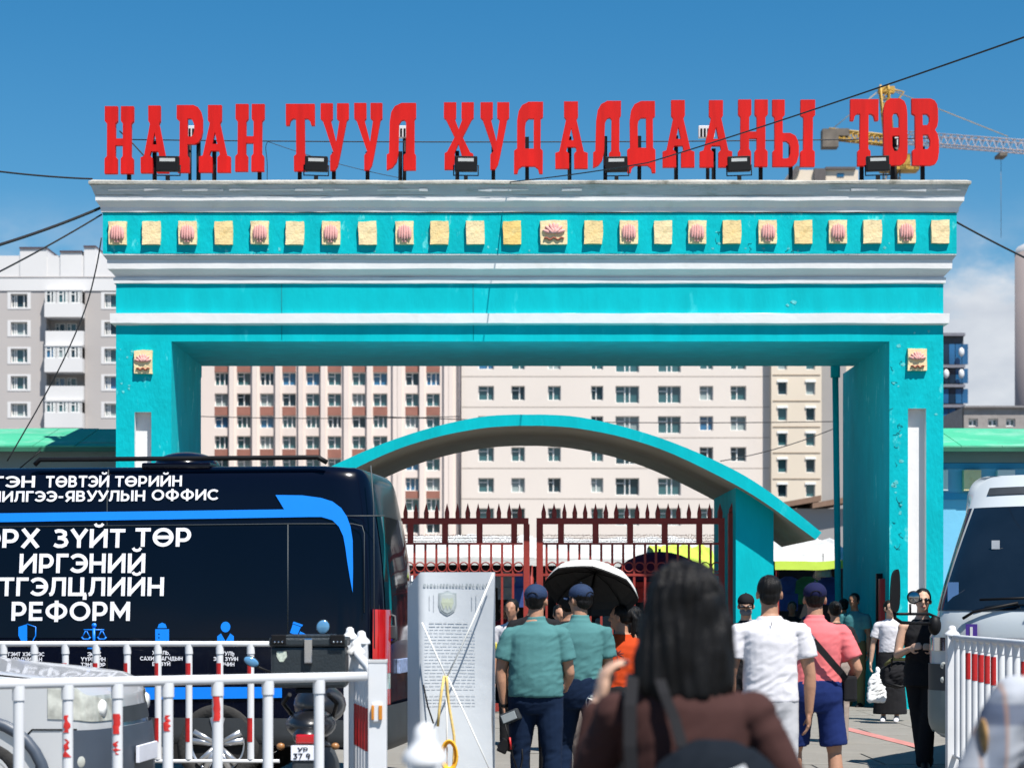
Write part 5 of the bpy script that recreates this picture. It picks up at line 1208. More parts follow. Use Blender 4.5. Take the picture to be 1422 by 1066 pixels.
# ================================================================ WHITE RAILINGS
def railing(label, p0, p1, zt0, zt1, zb, picks, r=.029, stripes=(), group='white street railings', posts=(), name='railing', railh=.05, prob=.95):
    """p0, p1: ground points; picks: fractions along; stripes: (z0, z1) red bands"""
    p0 = Vector((p0[0], p0[1], 0)); p1 = Vector((p1[0], p1[1], 0))
    t = thing(name, label, 'railing', (p0+p1)/2, group=group)
    d = (p1-p0).normalized(); ang = math.atan2(d.y, d.x); Lh = (p1-p0).length
    def rail(nm, za, zb_, h, w_):
        bm = BM(); tube(bm, [(Lh*q/8, 0, 0) for q in range(9)], 1, 14)
        for v in bm.verts: c_, s2 = v.co.y, v.co.z; v.co.y = math.copysign(abs(c_)**.75, c_)*w_/2; v.co.z = math.copysign(abs(s2)**.75, s2)*h/2
        for v in bm.verts: v.co.z += za+(zb_-za)*v.co.x/Lh
        bm.transform(Matrix.Translation(p0) @ Matrix.Rotation(ang, 4, 'Z')); return link(nm, bm, M_whitem, t)
    rail('top_rail', zt0, zt1, railh, .055); rail('bottom_rail', zb, zb, .03, .045)
    zt = min(zt0, zt1)
    bm = BM(); lathe(bm, [(r, zb+.015), (r, zt-railh/2-.02)], (0, 0, 0), n=12); me = bpy.data.meshes.new('picket'); bm.to_mesh(me); bm.free(); me.materials.append(M_whitem)
    bm = BM(); lathe(bm, [(r*1.18, zt-railh/2-.06), (r*1.18, zt-railh/2+.02)], (0, 0, 0), n=12); mc = bpy.data.meshes.new('collar'); bm.to_mesh(mc); bm.free(); mc.materials.append(M_whitem)
    sm_ = []
    for (a, b) in stripes:
        bm = BM(); n = 9; vs0 = []; 
        for (z) in (a, b): vs0.append([bm.verts.new((math.cos(q)*(r+.002), math.sin(q)*(r+.002), z)) for q in [R(-165)+R(100)*k/n for k in range(n+1)]])
        for k in range(n): bm.faces.new((vs0[0][k], vs0[0][k+1], vs0[1][k+1], vs0[1][k]))
        m_ = bpy.data.meshes.new('red_tape'); bm.to_mesh(m_); bm.free(); m_.materials.append(M_reds); sm_.append(m_)
    for f in picks:
        p = p0.lerp(p1, f); o = link('picket', me, None, t, loc=tuple(p)); link('collar', mc, None, o, world=False)
        for m_ in sm_:
            if random.random() < prob:
                q = link('red_tape', m_, None, o, world=False); q.rotation_euler = (0, 0, random.uniform(-.2, .2))
    return t
def cap_post(label, x, y, ztop, w_=.10, ball=True, cat='post', group='white railing posts'):
    t = thing('railing_post', label, cat, (x, y, 0), group=group)
    bm = BM(); box(bm, -w_/2, w_/2, -w_/2, w_/2, 0, ztop-.09, .006); link('shaft', bm, M_whitem, t, world=False)
    if ball:
        bm = BM(); k = w_/2
        lathe(bm, [(k*1.35, ztop-.092), (k*1.38, ztop-.08), (k*1.2, ztop-.065), (k*.75, ztop-.045), (k*.7, ztop-.035), (k*.6, ztop-.012), (k*.3, ztop-.002), (.001, ztop)], (0, 0, 0), n=24); link('cap', bm, M_whitem, t, world=False)
    return t
FZ = 16.6
xs = [5+42.9*k for k in range(-3, 9)]
xa, xb = -150, 378
railing('farther white railing with red bands, between the silver car and the van', (PX(xa, FZ), FZ), (PX(xb+10, FZ), FZ), PZ(893.5, FZ), PZ(893.5, FZ), PZ(1056, FZ), [(x-xa)/(xb+10-xa) for x in xs if x < xb+5], r=.0285, stripes=((PZ(942, FZ), PZ(920, FZ)), (PZ(1029, FZ), PZ(996, FZ))), railh=.045)
# nearest railing: slants slightly towards the viewer at the left
n0, n1 = (PX(-120, 10.6), 10.6), (PX(508, 11.9), 11.9)
def frac(px):
    a, b = Vector(n0), Vector(n1); lo_, hi_ = -.2, 1.2
    for _ in range(40):
        m = (lo_+hi_)/2; p = a.lerp(b, m); x = CX+p.x/p.y*F
        if x < px: lo_ = m
        else: hi_ = m
    return (lo_+hi_)/2
near = railing('nearer white railing crossing the bottom left, in front of the silver car', n0, n1, PZ(950, 10.8), PZ(938.5, 11.9), .18, [frac(p) for p in (-42, 26, 94, 163, 233, 302, 372, 443)], r=.030, railh=.056)
M_redp = mat('worn_red_paint', (.55, .02, .015), .6, .2, 15)
for px, y0, y1, wd in ((94, 992, 1016, .6), (94, 1025, 1050, .35), (163, 990, 1018, .75), (163, 1028, 1046, .4), (233, 992, 1014, .55), (302, 966, 1000, .8)):   # torn tape left on the pickets
    p = Vector(n0).lerp(Vector(n1), frac(px)); bm = BM(); n = 8; r = .0325
    za, zb2 = PZ(y1, p.y), PZ(y0, p.y); g = []
    for j in range(7):
        e0 = random.uniform(-.5, .4)*(1-wd)*2; e1 = random.uniform(-.4, .5)*(1-wd)*2
        g.append([bm.verts.new((p.x+math.cos(q)*r, p.y+math.sin(q)*r, za+(zb2-za)*j/6)) for q in [R(-90)-wd*.75+e0+(2*wd*.75+e1-e0)*k/n for k in range(n+1)]])
    for j in range(6):
        for k in range(n): bm.faces.new((g[j][k], g[j][k+1], g[j+1][k+1], g[j+1][k]))
    link('torn_red_tape', bm, M_redp, near)
ep = cap_post('plain square white post with an amber reflector, ending the nearer railing', PX(524.5, 12), 12, PZ(915, 12)+.09, .108, ball=False)
bm = BM(); box(bm, -.057, .057, -.057, .057, PZ(920, 12), PZ(915, 12), .004); link('cap', bm, mat('grey_plastic_cap', (.5, .5, .5), .5), ep, world=False)
bm = BM(); box(bm, -.030, .030, -.072, -.05, PZ(1001, 12), PZ(975, 12), .008); link('reflector_holder', bm, M_whitem, ep, world=False)
bm = BM(); box(bm, .010, .032, -.08, -.06, PZ(998, 12), PZ(978, 12), .004); box(bm, -.033, -.016, -.078, -.06, PZ(998, 12), PZ(978, 12), .004); link('reflector', bm, M_amber, ep, world=False)
cap_post('white ball-topped post farthest left of the three by the top box', PX(486, 15.2), 15.2, PZ(870, 15.2), .09)
cap_post('white ball-topped post tallest at the right of the three by the top box', PX(502, 14), 14, PZ(875, 14), .09)
cap_post('white ball-topped post in front of the two others by the top box', PX(494.5, 12.9), 12.9, PZ(888, 12.9), .09)
t = railing('short white railing seen end on beside the square post, with red bands', (PX(496, 12.9), 12.85), (PX(516, 12.1), 12.1), PZ(908, 12.8), PZ(931, 12.1), .2, [.12+.19*k for k in range(5)], r=.028, stripes=((.72, .98),))
cap_post('blurred white ball-topped post close to the camera at the bottom', PX(590, 4.6), 4.6, PZ(1003, 4.6), .075)
cap_post('white ball-topped post at the end of the right railing in front of the minibus', PX(1322, 17.8), 17.8, PZ(868, 17.8), .10)
railing('white railing running towards the camera in front of the minibus', (PX(1326, 17.75), 17.75), (PX(1452, 13.6), 13.6), PZ(885, 17.75), PZ(896, 13.6), .28, [.035+.0775*k for k in range(13)], r=.028, stripes=((.52, .72), (.98, 1.2)), railh=.055, prob=.38)

# ================================================================ BANNER STAND
M_ban = mat('backlit_banner_cloth', (.50, .53, .56), .8, .04, 2, .2, 6); M_bprint = mat('faint_grey_print', (.455, .485, .515), .8, .2, 80)
ban = thing('banner_stand', 'tall pale printed banner stand tied with ropes behind the van', 'banner', (PX(635, 14), 14, 0))
FYb = 14.0
def bpt(u, z):      # front cloth surface: u 0..1 left to right
    x0, x1 = PX(584, FYb), PX(687, FYb); zt = PZ(794, FYb)
    y = FYb+.03*math.sin(u*PI)*.6-.02*math.sin(z*2.2+u*3)+(.10 if z > zt-.03 else 0)*(0)
    xx = x0+(x1-x0)*u+(1-u)*(-.02*(z/1.8))*0
    return Vector((xx, y, z))
bm = BM(); zt = PZ(794, FYb); nz_, nu = 30, 14
g = [[bm.verts.new(bpt(i/nu, .03+(zt-.03)*j/nz_)) for i in range(nu+1)] for j in range(nz_+1)]
for j in range(nz_):
    for i in range(nu): bm.faces.new((g[j][i], g[j][i+1], g[j+1][i+1], g[j+1][i])).smooth = True
sv = [[bm.verts.new((PX(566, FYb+.25)+.10*k/4+(.0)*j, FYb+.25-.25*k/4, .03+(zt-.03)*j/nz_-(.10*(1-k/4) if j == nz_ else 0))) for k in range(4)]+[g[j][0]] for j in range(nz_+1)]
for j in range(nz_):
    for k in range(4): bm.faces.new((sv[j][k], sv[j][k+1], sv[j+1][k+1], sv[j+1][k])).smooth = True
rv = [bm.verts.new((v.co.x, v.co.y+.3, v.co.z)) for v in (g[0][nu], g[nz_][nu])]
bm.faces.new((g[0][nu], rv[0], rv[1], g[nz_][nu]))
link('cloth', bm, M_ban, ban)
bm = BM()
for (x, y) in ((PX(583, FYb)+.01, FYb+.03), (PX(686, FYb)-.01, FYb+.03), (PX(686, FYb)-.01, FYb+.28), (PX(568, FYb+.25)+.02, FYb+.26)): tube(bm, [(x, y, 0), (x, y, zt-.02)], .011, 6)
link('frame', bm, M_alloy, ban)
def bmark(bm, x0, x1, y0, y1):
    z0, z1 = PZ(y1, FYb), PZ(y0, FYb); n = max(1, int((x1-x0)/12)); 
    for k in range(n):
        a = x0+(x1-x0)*k/n; b = x0+(x1-x0)*(k+1)/n; ua, ub = (a-584)/103, (b-584)/103
        vs = [bm.verts.new(bpt(u, z)-Vector((0, .006, 0))) for u, z in ((ua, z0), (ub, z0), (ub, z1), (ua, z1))]; bm.faces.new(vs)
bm = BM(); x = 588
while x < 676:
    w_ = random.uniform(2.5, 4.5); bmark(bm, x, x+w_*.3, 810, 814.5); bmark(bm, x, x+w_*.8, random.choice((810, 812, 813.6)), random.choice((811, 813, 814.6)) if 0 else 814.8); x += w_+1.2
link('printed_heading', bm, mat('heading_grey', (.31, .35, .37), .8), ban)
bm = BM()
for r_i in range(26):
    y = 863+r_i*4.6
    if 955 < y < 963: continue
    x = 590+(6 if r_i in (0, 1) else 0)
    end = 660 if r_i > 1 else 650
    while x < end:
        w_ = random.uniform(4, 11); bmark(bm, x, min(end, x+w_), y, y+(1.5 if r_i < 2 else 1.0)); x += w_+1.6
for (a, b, c) in ((596, 826, 846), (602, 824, 848), (655, 826, 846), (661, 824, 848), (668, 828, 844)): bmark(bm, a, a+.9, b, c)
link('printed_text', bm, M_bprint, ban)['kind'] = 'stuff'
def ban_poly(name, pts, m, dy, holes=None):
    f = lambda p: ((p[0]-584)/103, PZ(p[1], FYb))
    bm = BM(); prism(bm, [f(p) for p in pts], [[f(p) for p in h] for h in (holes or [])], lambda u, z, t: bpt(u, z)+Vector((0, -dy+t, 0)), .002); return link(name, bm, m, ban)
sh = [(609, 823), (615, 822), (621, 819.5), (627, 822), (633.5, 823), (634, 840), (631, 848), (625, 852.5), (621, 854), (617, 852.5), (611, 848), (608.5, 840)]
ban_poly('crest', sh, mat('crest_grey', (.30, .34, .355), .8), .006); ban_poly('crest', [((x-621.2)*.82+621.2, (y-837)*.84+837) for x, y in sh], mat('crest_pale', (.38, .42, .42), .8), .010)
ban_poly('crest_bird', [(621, 829), (623, 832), (628, 829), (630, 836), (626, 846), (623.5, 840), (621.5, 847), (619, 840), (616, 846), (612.5, 836), (614.5, 829), (619, 832)], mat('crest_olive', (.40, .44, .34), .8), .014)
M_rope = mat('white_rope', (.75, .75, .72), .8); M_yrope = mat('yellow_rope', (.62, .45, .16), .8, .2, 40)
def rope(label, pts, Ys, r, m, nm='rope', cat='rope'):
    bm = BM(); tube(bm, [P(x, y, Y) for (x, y), Y in zip(pts, Ys)], r, 6); return tag(link(nm, bm, m), label, cat, 'ropes tied to the banner stand')
rope('white rope from the upper right banner corner down to the knot', [(685, 796), (655, 866), (621, 939)], [13.93, 13.86, 13.78], .006, M_rope)
rope('white rope from the left banner edge down to the knot', [(586, 864), (603, 902), (619, 938)], [13.93, 13.86, 13.78], .005, M_rope)
rope('white rope running from the knot down to the lower right', [(622, 940), (648, 996), (682, 1072)], [13.78, 13.7, 13.6], .005, M_rope)
rope('white rope falling straight down from the knot', [(619, 938), (620.5, 1000), (621, 1075)], [13.78, 13.75, 13.7], .006, M_rope)
rope('thick yellow rope hanging left of the knot', [(617, 938), (613, 960), (610, 985), (608, 1008)], [13.77, 13.74, 13.73, 13.72], .010, M_yrope)
rope('thick yellow rope hanging right of the knot to the ground', dens([(620, 938), (623, 975), (628, 1005), (631, 1030), (629, 1075)], 3), [13.76]*13, .010, M_yrope)
rope('dark cord at the lower left of the banner stand', [(588, 950), (594, 980), (602, 1004)], [13.9, 13.9, 13.9], .006, M_black)
bm = BM(); c = P(624, 1048, 13.7)
for k in range(6): 
    tube(bm, [(c.x+math.cos(a)*(.04+k*.003), c.y-.01*k, c.z+math.sin(a)*(.085+k*.004)) for a in [2*PI*q/20 for q in range(21)]], .008, 5, False)
tag(link('rope_coil', bm, mat('bright_yellow_rope', (.80, .42, .02), .7)), 'coil of bright yellow rope at the foot of the banner stand', 'rope')
# ================================================================ PEOPLE
def remesh(bm, vox, sm=2):
    me = bpy.data.meshes.new('tmp'); bm.to_mesh(me); bm.free(); o = bpy.data.objects.new('tmp_mesh', me)
    m = o.modifiers.new('r', 'REMESH'); m.mode = 'VOXEL'; m.voxel_size = vox; m.use_smooth_shade = True
    if sm:
        s = o.modifiers.new('s', 'SMOOTH'); s.factor = .5; s.iterations = sm
    out = baked(o); bpy.data.meshes.remove(me)
    out.polygons.foreach_set('use_smooth', [True]*len(out.polygons)); return out
def loft(bm, rings, n=24, e=2.3):
    """rings: (cx, cy, z, rx, ry)"""
    prev = None
    for (cx_, cy_, z, rx, ry) in rings:
        ring = []
        for k in range(n):
            a = 2*PI*k/n; c, s = math.cos(a), math.sin(a)
            ring.append(bm.verts.new((cx_+math.copysign(abs(c)**(2/e), c)*rx, cy_+math.copysign(abs(s)**(2/e), s)*ry, z)))
        if prev:
            for k in range(n): bm.faces.new((prev[k], prev[(k+1) % n], ring[(k+1) % n], ring[k]))
        else: bm.faces.new(ring[::-1])
        prev = ring
    bm.faces.new(prev)
def limb(bm, pts, rs):
    tube(bm, pts, rs, 14)
    for p, r in zip(pts, rs): ell(bm, p, (r, r, r), None, 12, 8)
def wrinkle(me, amp, seed, folds=()):
    """small fabric folds: stretched noise displaced along the normals; folds: centres with radius where they gather"""
    cs, ns_ = coords_normals(me); out = []
    for c, n_ in zip(cs, ns_):
        a = noise.noise(Vector((c.x*5+seed, c.y*5, c.z*3.5)))*1.5+noise.noise(Vector((c.x*7-c.z*9, c.y*7+seed, c.z*13+c.x*7)))*.6
        r = noise.noise(Vector((c.x*8+c.z*9, c.y*8, c.z*19-c.x*12+seed))); r = 1-abs(r)*2.4
        k = .2
        for (p, rad) in folds: k += math.exp(-((c-p).length/rad)**2)
        out.append(c+n_*amp*(a*.8+r*min(k, 1.4)*.9))
    put_coords(me, out)
def hand(bm, wr, d, pn, side, curl=.6):
    """wr: wrist, d: hand direction, pn: palm normal (the side the fingers close to), side: thumb side vector"""
    d = d.normalized(); pn = (pn-d*pn.dot(d)).normalized(); s = side-(d*side.dot(d)); s = (s-pn*s.dot(pn)).normalized()
    rot = Matrix((s, pn, d)).transposed()
    ell(bm, wr+d*.05, (.042, .017, .055), rot, 12, 8); ell(bm, wr+d*.02, (.03, .02, .035), rot, 10, 8)
    for k, (o, ln) in enumerate(((.030, .070), (.010, .078), (-.011, .073), (-.030, .058))):
        p = wr+d*.088+s*o; dd = d.copy(); pts = [wr+d*.05+s*o*.7, p]
        for j, f in enumerate((.45, .32, .23)):
            ang = curl*(.7+j*.45); q = (d*math.cos(ang)+pn*math.sin(ang)); pts.append(pts[-1]+q*ln*f)
        limb(bm, pts, [.010, .0098, .009, .0085, .0075])
    th = (s*.75+d*.65+pn*.35).normalized(); b = wr+d*.022+s*.022
    limb(bm, [b, b+th*.035, b+th*.035+(d*.8+s*.25+pn*.5).normalized()*.030, b+th*.035+(d*.9+pn*.55).normalized()*.055], [.014, .012, .0105, .008])
SKIN = lambda n, c: mat('skin_'+n, c, .55, .07, 9, .1, 60, spec=.35)
S_tan = SKIN('tan', (.36, .19, .12)); S_fair = SKIN('fair', (.50, .31, .22)); S_dark = SKIN('brown', (.25, .125, .075))
M_hair = mat('black_hair', (.004, .0035, .0035), .5, .4, 8, .3, 60, stretch=(6, 6, .5), spec=.2)
M_navyc = mat('navy_cap_cloth', (.005, .022, .070), .85, .15, 20, .3, 120)
UP = Vector((0, 0, 1))
def V3(a): return Vector(a).normalized()
def person(label, px, Y, h, heading, shirt, bottom, skin=S_tan, arms=None, legs=None, style='tee', btype='trousers', hair='short', cap=None, wide=1.0, shoulder=1.0, head_yaw=0, head_pitch=0, lean=0, vox=.0085, hem=None, face=False, group='people walking through the market gate', zoff=0, sleeve=.62, belly=0, shoes=M_black, mask=None, glasses=False, hairlen=.2, wr=.006, x=None):
    k = h/1.75
    root = thing('person', label, 'person', (PX(px, Y) if x is None else x, Y, zoff), heading, group, k)
    W_ = wide; sh = .185*shoulder*(.6+.4*W_); hipx = .085*W_
    # skeleton, facing +Y
    legs = legs or [((-.04, .02, -1), (0, 0, -1)), ((.04, .02, -1), (0, -.03, -1))]
    lens_ = (.44, .42)
    zhip = 0
    offs = []
    for (a, b) in legs: offs.append(V3(a)*lens_[0]+V3(b)*lens_[1])
    zhip = max(-o.z for o in offs)+.085
    hipc = Vector((0, 0, zhip)); lv = Vector((0, math.sin(lean), math.cos(lean)))
    def T(z, dx=0, dy=0): return hipc+lv*(z-.945)+Vector((dx, dy, 0))     # torso point from standing height
    body = BM()
    loft(body, [(*(T(z).xy), T(z).z, rx*W_, ry*(.5+.5*W_)) for z, rx, ry in ((.80, .10, .08), (.86, .155, .105), (.95, .165, .115), (1.06, .14, .10), (1.2, .155, .11), (1.32, .16, .11), (1.39, .145, .09), (1.45, .09, .065), (1.50, .06, .055))])
    neck = T(1.46); 
    limb(body, [T(1.40), T(1.50, 0, .01), T(1.57, 0, .02)], [.075, .057*(.7+.3*W_), .055*(.7+.3*W_)])
    HC = T(1.645, 0, .035); HR = Matrix.Rotation(head_yaw, 3, 'Z') @ Matrix.Rotation(head_pitch, 3, 'X')
    def Hd(a): return HC+HR @ Vector(a)
    ell(body, Hd((0, -.008, .02)), (.077, .096, .092), HR, 20, 14); ell(body, Hd((0, .022, -.035)), (.062, .068, .080), HR, 18, 12); ell(body, Hd((0, .062, -.088)), (.030, .026, .024), HR); 
    limb(body, [Hd((0, .090, .01)), Hd((0, .108, -.025))], [.010, .014]); ell(body, Hd((0, .082, .022)), (.048, .014, .012), HR); ell(body, Hd((0, .084, -.058)), (.024, .012, .007), HR); ell(body, Hd((0, .082, -.070)), (.020, .012, .007), HR)
    for s in (-1, 1): ell(body, Hd((s*.080, -.002, -.015)), (.010, .019, .031), HR @ Matrix.Rotation(s*.3, 3, 'Z')); ell(body, Hd((s*.042, .062, -.022)), (.020, .018, .016), HR)
    shp = [T(1.385, -sh), T(1.385, sh)]
    arms = arms or [((-.15, 0, -1), (-.02, .15, -1)), ((.15, 0, -1), (.02, .15, -1))]
    J = []
    for i, s in ((0, -1), (1, 1)):
        u, f = V3(arms[i][0]), V3(arms[i][1]); e = shp[i]+u*.285; w_ = e+f*.25
        limb(body, [T(1.385, s*sh*.55), shp[i]+Vector((0, 0, -.01)), shp[i]+u*.15, e], [.055, .055*(.5+.5*W_), .049*(.5+.5*W_), .038*(.5+.5*W_)])
        limb(body, [e, e+f*.07, w_], [.038*(.5+.5*W_), .041*(.5+.5*W_), .0265])
        pn = Vector((-s, .25, 0)) if len(arms[i]) < 3 else Vector(arms[i][2]); sd_ = Vector((0, 1, .0)) if len(arms[i]) < 4 else Vector(arms[i][3])
        if abs(f.dot(sd_.normalized())) > .9: sd_ = UP
        hand(body, w_, f, pn, sd_, .55 if len(arms[i]) < 5 else arms[i][4]); J.append((shp[i], e, w_, w_+f*.09))
    K = []
    for i, s in ((0, -1), (1, 1)):
        hp = hipc+Vector((s*hipx, 0, -.01)); a, b = V3(legs[i][0]), V3(legs[i][1]); kn = hp+a*lens_[0]; an = kn+b*lens_[1]
        limb(body, [hp, hp+a*.2, kn], [.088*W_, .076*W_, .054]); limb(body, [kn, kn+b*.13+Vector((0, -.012, 0)), an], [.052, .056, .036])
        fl_ = V3((0, 1, -.12 if b.y > -.2 else -.6)); limb(body, [an+Vector((0, -.03, -.045)), an+fl_*.10+Vector((0, 0, -.05)), an+fl_*.17+Vector((0, 0, -.055))], [.034, .032, .024]); K.append((hp, kn, an, fl_))
    o = link('body', remesh(body, vox, 2), skin, root, world=False)
    # --- lower clothing
    bt = BM()
    top = T(1.01)
    if btype == 'skirt':
        loft(bt, [(*(T(z).xy), z_, rx*W_, ry*W_) for z, z_, rx, ry in ((.9, .10, .27, .20), (.9, .45, .24, .18), (.9, .75, .20, .155), (.95, T(.95).z, .185, .135), (1.04, T(1.04).z, .155, .115))])
    else:
        loft(bt, [(*(T(z).xy), T(z).z, rx*W_, ry*W_) for z, rx, ry in ((.80, .13, .10), (.88, .180, .125), (.95, .180, .130), (1.04, .165, .12))])
        for (hp, kn, an, fl_) in K:
            if btype == 'shorts':
                limb(bt, [hp+UP*.02, hp.lerp(kn, .35)], [.096*W_, .088*W_]); tube(bt, [hp, hp.lerp(kn, .5), hp.lerp(kn, .88)], [.090*W_, .086*W_, .088*W_], 18)
            else:
                bw_ = .085 if btype == 'wide' else .066
                limb(bt, [hp+UP*.02, hp.lerp(kn, .5), kn, kn.lerp(an, .55), an-UP*.015], [.102*W_, .090*W_, .073, .066 if btype != 'wide' else .08, bw_])
    me = remesh(bt, vox*1.25, 2); wrinkle(me, wr*.8, px*.13, [(K[0][1], .14), (K[1][1], .14), (hipc, .14)]); link({'skirt': 'skirt', 'shorts': 'shorts'}.get(btype, 'trousers'), me, bottom, root, world=False)
    # --- shirt
    st = BM(); hz = hem if hem else .93
    rr = [(hz, .172+belly*.02, .13+belly*.03), (hz+.1, .168+belly*.022, .128+belly*.04), (1.18, .162+belly*.02, .125+belly*.03), (1.32, .170, .125), (1.39, .165, .112), (1.435, .130, .090), (1.465, .085, .072), (1.49, .068, .066)]
    if style == 'tank': rr = [(hz, .19, .14), (1.1, .165, .12), (1.3, .175, .125), (1.40, .15, .10), (1.46, .09, .075)]
    loft(st, [(*(T(z).xy), T(z).z, rx*W_*(.5+.5*shoulder), ry*(.4+.6*W_)) for z, rx, ry in rr])
    if style != 'tank':
        for (a, e, w_, hd_) in J:
            if style == 'long': limb(st, [T(1.38, (a.x-T(1.4).x)*.5), a+UP*-.012, a.lerp(e, .5), e, e.lerp(w_, .9)], [.058, .060, .056, .048, .038])
            else:
                q = a.lerp(e, sleeve/1.0*1.0); limb(st, [T(1.405, (a.x-T(1.4).x)*.5), a+UP*-.002, a.lerp(e, sleeve*.6)], [.062, .062*(.5+.5*W_), .066*(.5+.5*W_)]); tube(st, [a, a.lerp(e, sleeve*.5), q], [.062*(.5+.5*W_), .069*(.5+.5*W_), .074*(.5+.5*W_)], 16)
    if style == 'polo':
        loft(st, [(*(T(z, 0, .012).xy), T(z).z, rx, rx*.95) for z, rx in ((1.455, .085), (1.50, .071), (1.525, .068))])
    me = remesh(st, vox*1.1, 2); wrinkle(me, wr, px*.31+2, [(J[0][0], .12), (J[1][0], .12), (T(1.0), .16), (T(1.12, .12), .12), (T(1.12, -.12), .12)]); so_ = link('shirt' if style != 'long' else 'top', me, shirt, root, world=False)
    # --- shoes
    for (hp, kn, an, fl_) in K:
        sb = BM(); b0 = an+Vector((0, -.045, -.05)); limb(sb, [b0, an+Vector((0, .02, -.035)), an+fl_*.12+Vector((0, 0, -.045)), an+fl_*.19+Vector((0, 0, -.055))], [.040, .043, .042, .032]); link('shoe', remesh(sb, .010, 1), shoes, root, world=False)
    # --- hair
    hb = BM()
    if hair == 'short':
        ell(hb, Hd((0, -.022, .035)), (.083, .096, .088), HR, 20, 14); ell(hb, Hd((0, -.050, -.020)), (.070, .058, .060), HR, 18, 12)
        for s in (-1, 1): ell(hb, Hd((s*.066, .012, .01)), (.014, .03, .045), HR)
    elif hair == 'buzz':
        ell(hb, Hd((0, -.020, .026)), (.0805, .094, .092), HR, 20, 14); ell(hb, Hd((0, -.048, -.020)), (.068, .052, .050), HR, 18, 12)
    elif hair in ('long', 'bob'):
        ell(hb, Hd((0, -.020, .030)), (.100, .110, .094), HR, 20, 14)
        L_ = hairlen
        loft(hb, [(*(Hd((0, -.045-.02*q, 0)).xy), HC.z+.03-L_*q, interp([(0, .094), (.2, .112), (.4, .124), (.65, .130), (.8, .128), (.92, .112), (1, .07)], q), interp([(0, .08), (.5, .082), (.9, .075), (1, .05)], q)) for q in (0, .1, .2, .35, .5, .6, .7, .8, .9, .97, 1.0)])
        for s in (-1, 1): limb(hb, [Hd((s*.068, .03, .04)), Hd((s*.080, .022, -.04)), Hd((s*.085, .01, -.13 if hair == 'long' else -.09))], [.026, .022, .016])
    elif hair in ('bun', 'pony'):
        ell(hb, Hd((0, -.022, .030)), (.084, .096, .088), HR, 20, 14); ell(hb, Hd((0, -.045, -.02)), (.070, .058, .050), HR, 18, 12)
        if hair == 'bun': ell(hb, Hd((0, -.125, .055)), (.045, .040, .042), HR)
        else: limb(hb, [Hd((0, -.105, .04)), Hd((0, -.14, -.02)), Hd((0, -.125, -.12)), Hd((0, -.11, -.19))], [.026, .030, .026, .012])
    me = remesh(hb, .0065 if vox < .01 else .009, 1)
    cs, ns_ = coords_normals(me)
    put_coords(me, [c+n_*(noise.noise(Vector((c.x*60, c.y*60, c.z*6)))*(.013 if hair == 'bob' else .0045)+noise.noise(c*22)*.003) for c, n_ in zip(cs, ns_)])
    link('hair', me, M_hair, root, world=False)
    if face:
        for s in (-1, 1):
            bm = BM(); ell(bm, Hd((s*.031, .080, .004)), (.013, .009, .0065), HR); e_ = link('eye', bm, mat('eye_white', (.6, .58, .55), .3), root, world=False)
            bm = BM(); ell(bm, Hd((s*.031, .0875, .004)), (.0055, .003, .0055), HR); link('iris', bm, M_black, e_, world=False)
            bm = BM(); limb(bm, [Hd((s*.018, .089, .020)), Hd((s*.044, .082, .022))], [.004, .003]); link('eyebrow', bm, M_hair, root, world=False)
        bm = BM(); ell(bm, Hd((0, .089, -.063)), (.023, .010, .007), HR); link('lips', bm, mat('lips', (.32, .09, .08), .5), root, world=False)
    if glasses:
        bm = BM()
        for s in (-1, 1): ell(bm, Hd((s*.034, .094, .004)), (.029, .008, .018), HR); tube(bm, [Hd((s*.06, .088, .008)), Hd((s*.082, .0, .004))], .003, 5)
        tube(bm, [Hd((-.01, .100, .008)), Hd((.01, .100, .008))], .003, 5); link('sunglasses', bm, mat('sunglass_black', (.006, .006, .007), .1), root, world=False)
    if mask:
        bm = BM(); ell(bm, Hd((0, .045, -.055)), (.066, .060, .050), HR, 16, 12); link('face_mask', bm, mask, root, world=False)
    if cap:
        bm = BM(); ell(bm, Hd((0, -.012, .045)), (.0845, .103, .076), HR, 24, 16); 
        geom = [v for v in bm.verts]; 
        cut = Hd((0, 0, .024)); nn = HR @ Vector((0, -.10, 1)).normalized()
        bmesh.ops.bisect_plane(bm, geom=bm.verts[:]+bm.edges[:]+bm.faces[:], plane_co=cut, plane_no=nn, clear_inner=True)
        bmesh.ops.solidify(bm, geom=bm.faces[:], thickness=-.004)
        c_ = link('cap', bm, cap, root, world=False)
        bm = BM(); 
        pts = [(math.sin(a)*.072, .075+math.cos(a)*.085) for a in [R(-88)+R(176)*q/12 for q in range(13)]]
        prism(bm, pts, None, lambda a, b, t: Hd((a, b, .030-t-.35*(a*a)/.07-.10*max(0, b-.08))), .006); link('brim', bm, cap, c_, world=False)
        bm = BM(); ell(bm, Hd((0, -.012, .132)), (.008, .008, .005), HR); link('button', bm, cap, c_, world=False)
        bm = BM(); tube(bm, [Hd((math.sin(a)*.040, -.1175+.012*math.cos(a)*0, .030+.030*math.cos(a))) for a in [R(-95)+R(190)*q/10 for q in range(11)]], .0035, 5); link('strap_opening', bm, M_hair, c_, world=False)
    return root, dict(T=T, Hd=Hd, J=J, K=K, k=k, shirt=so_, HR=HR, root=root)
def cloth(n, c, v=.06): return mat(n, c, .9, v, 3, .05, 60, spec=.2)
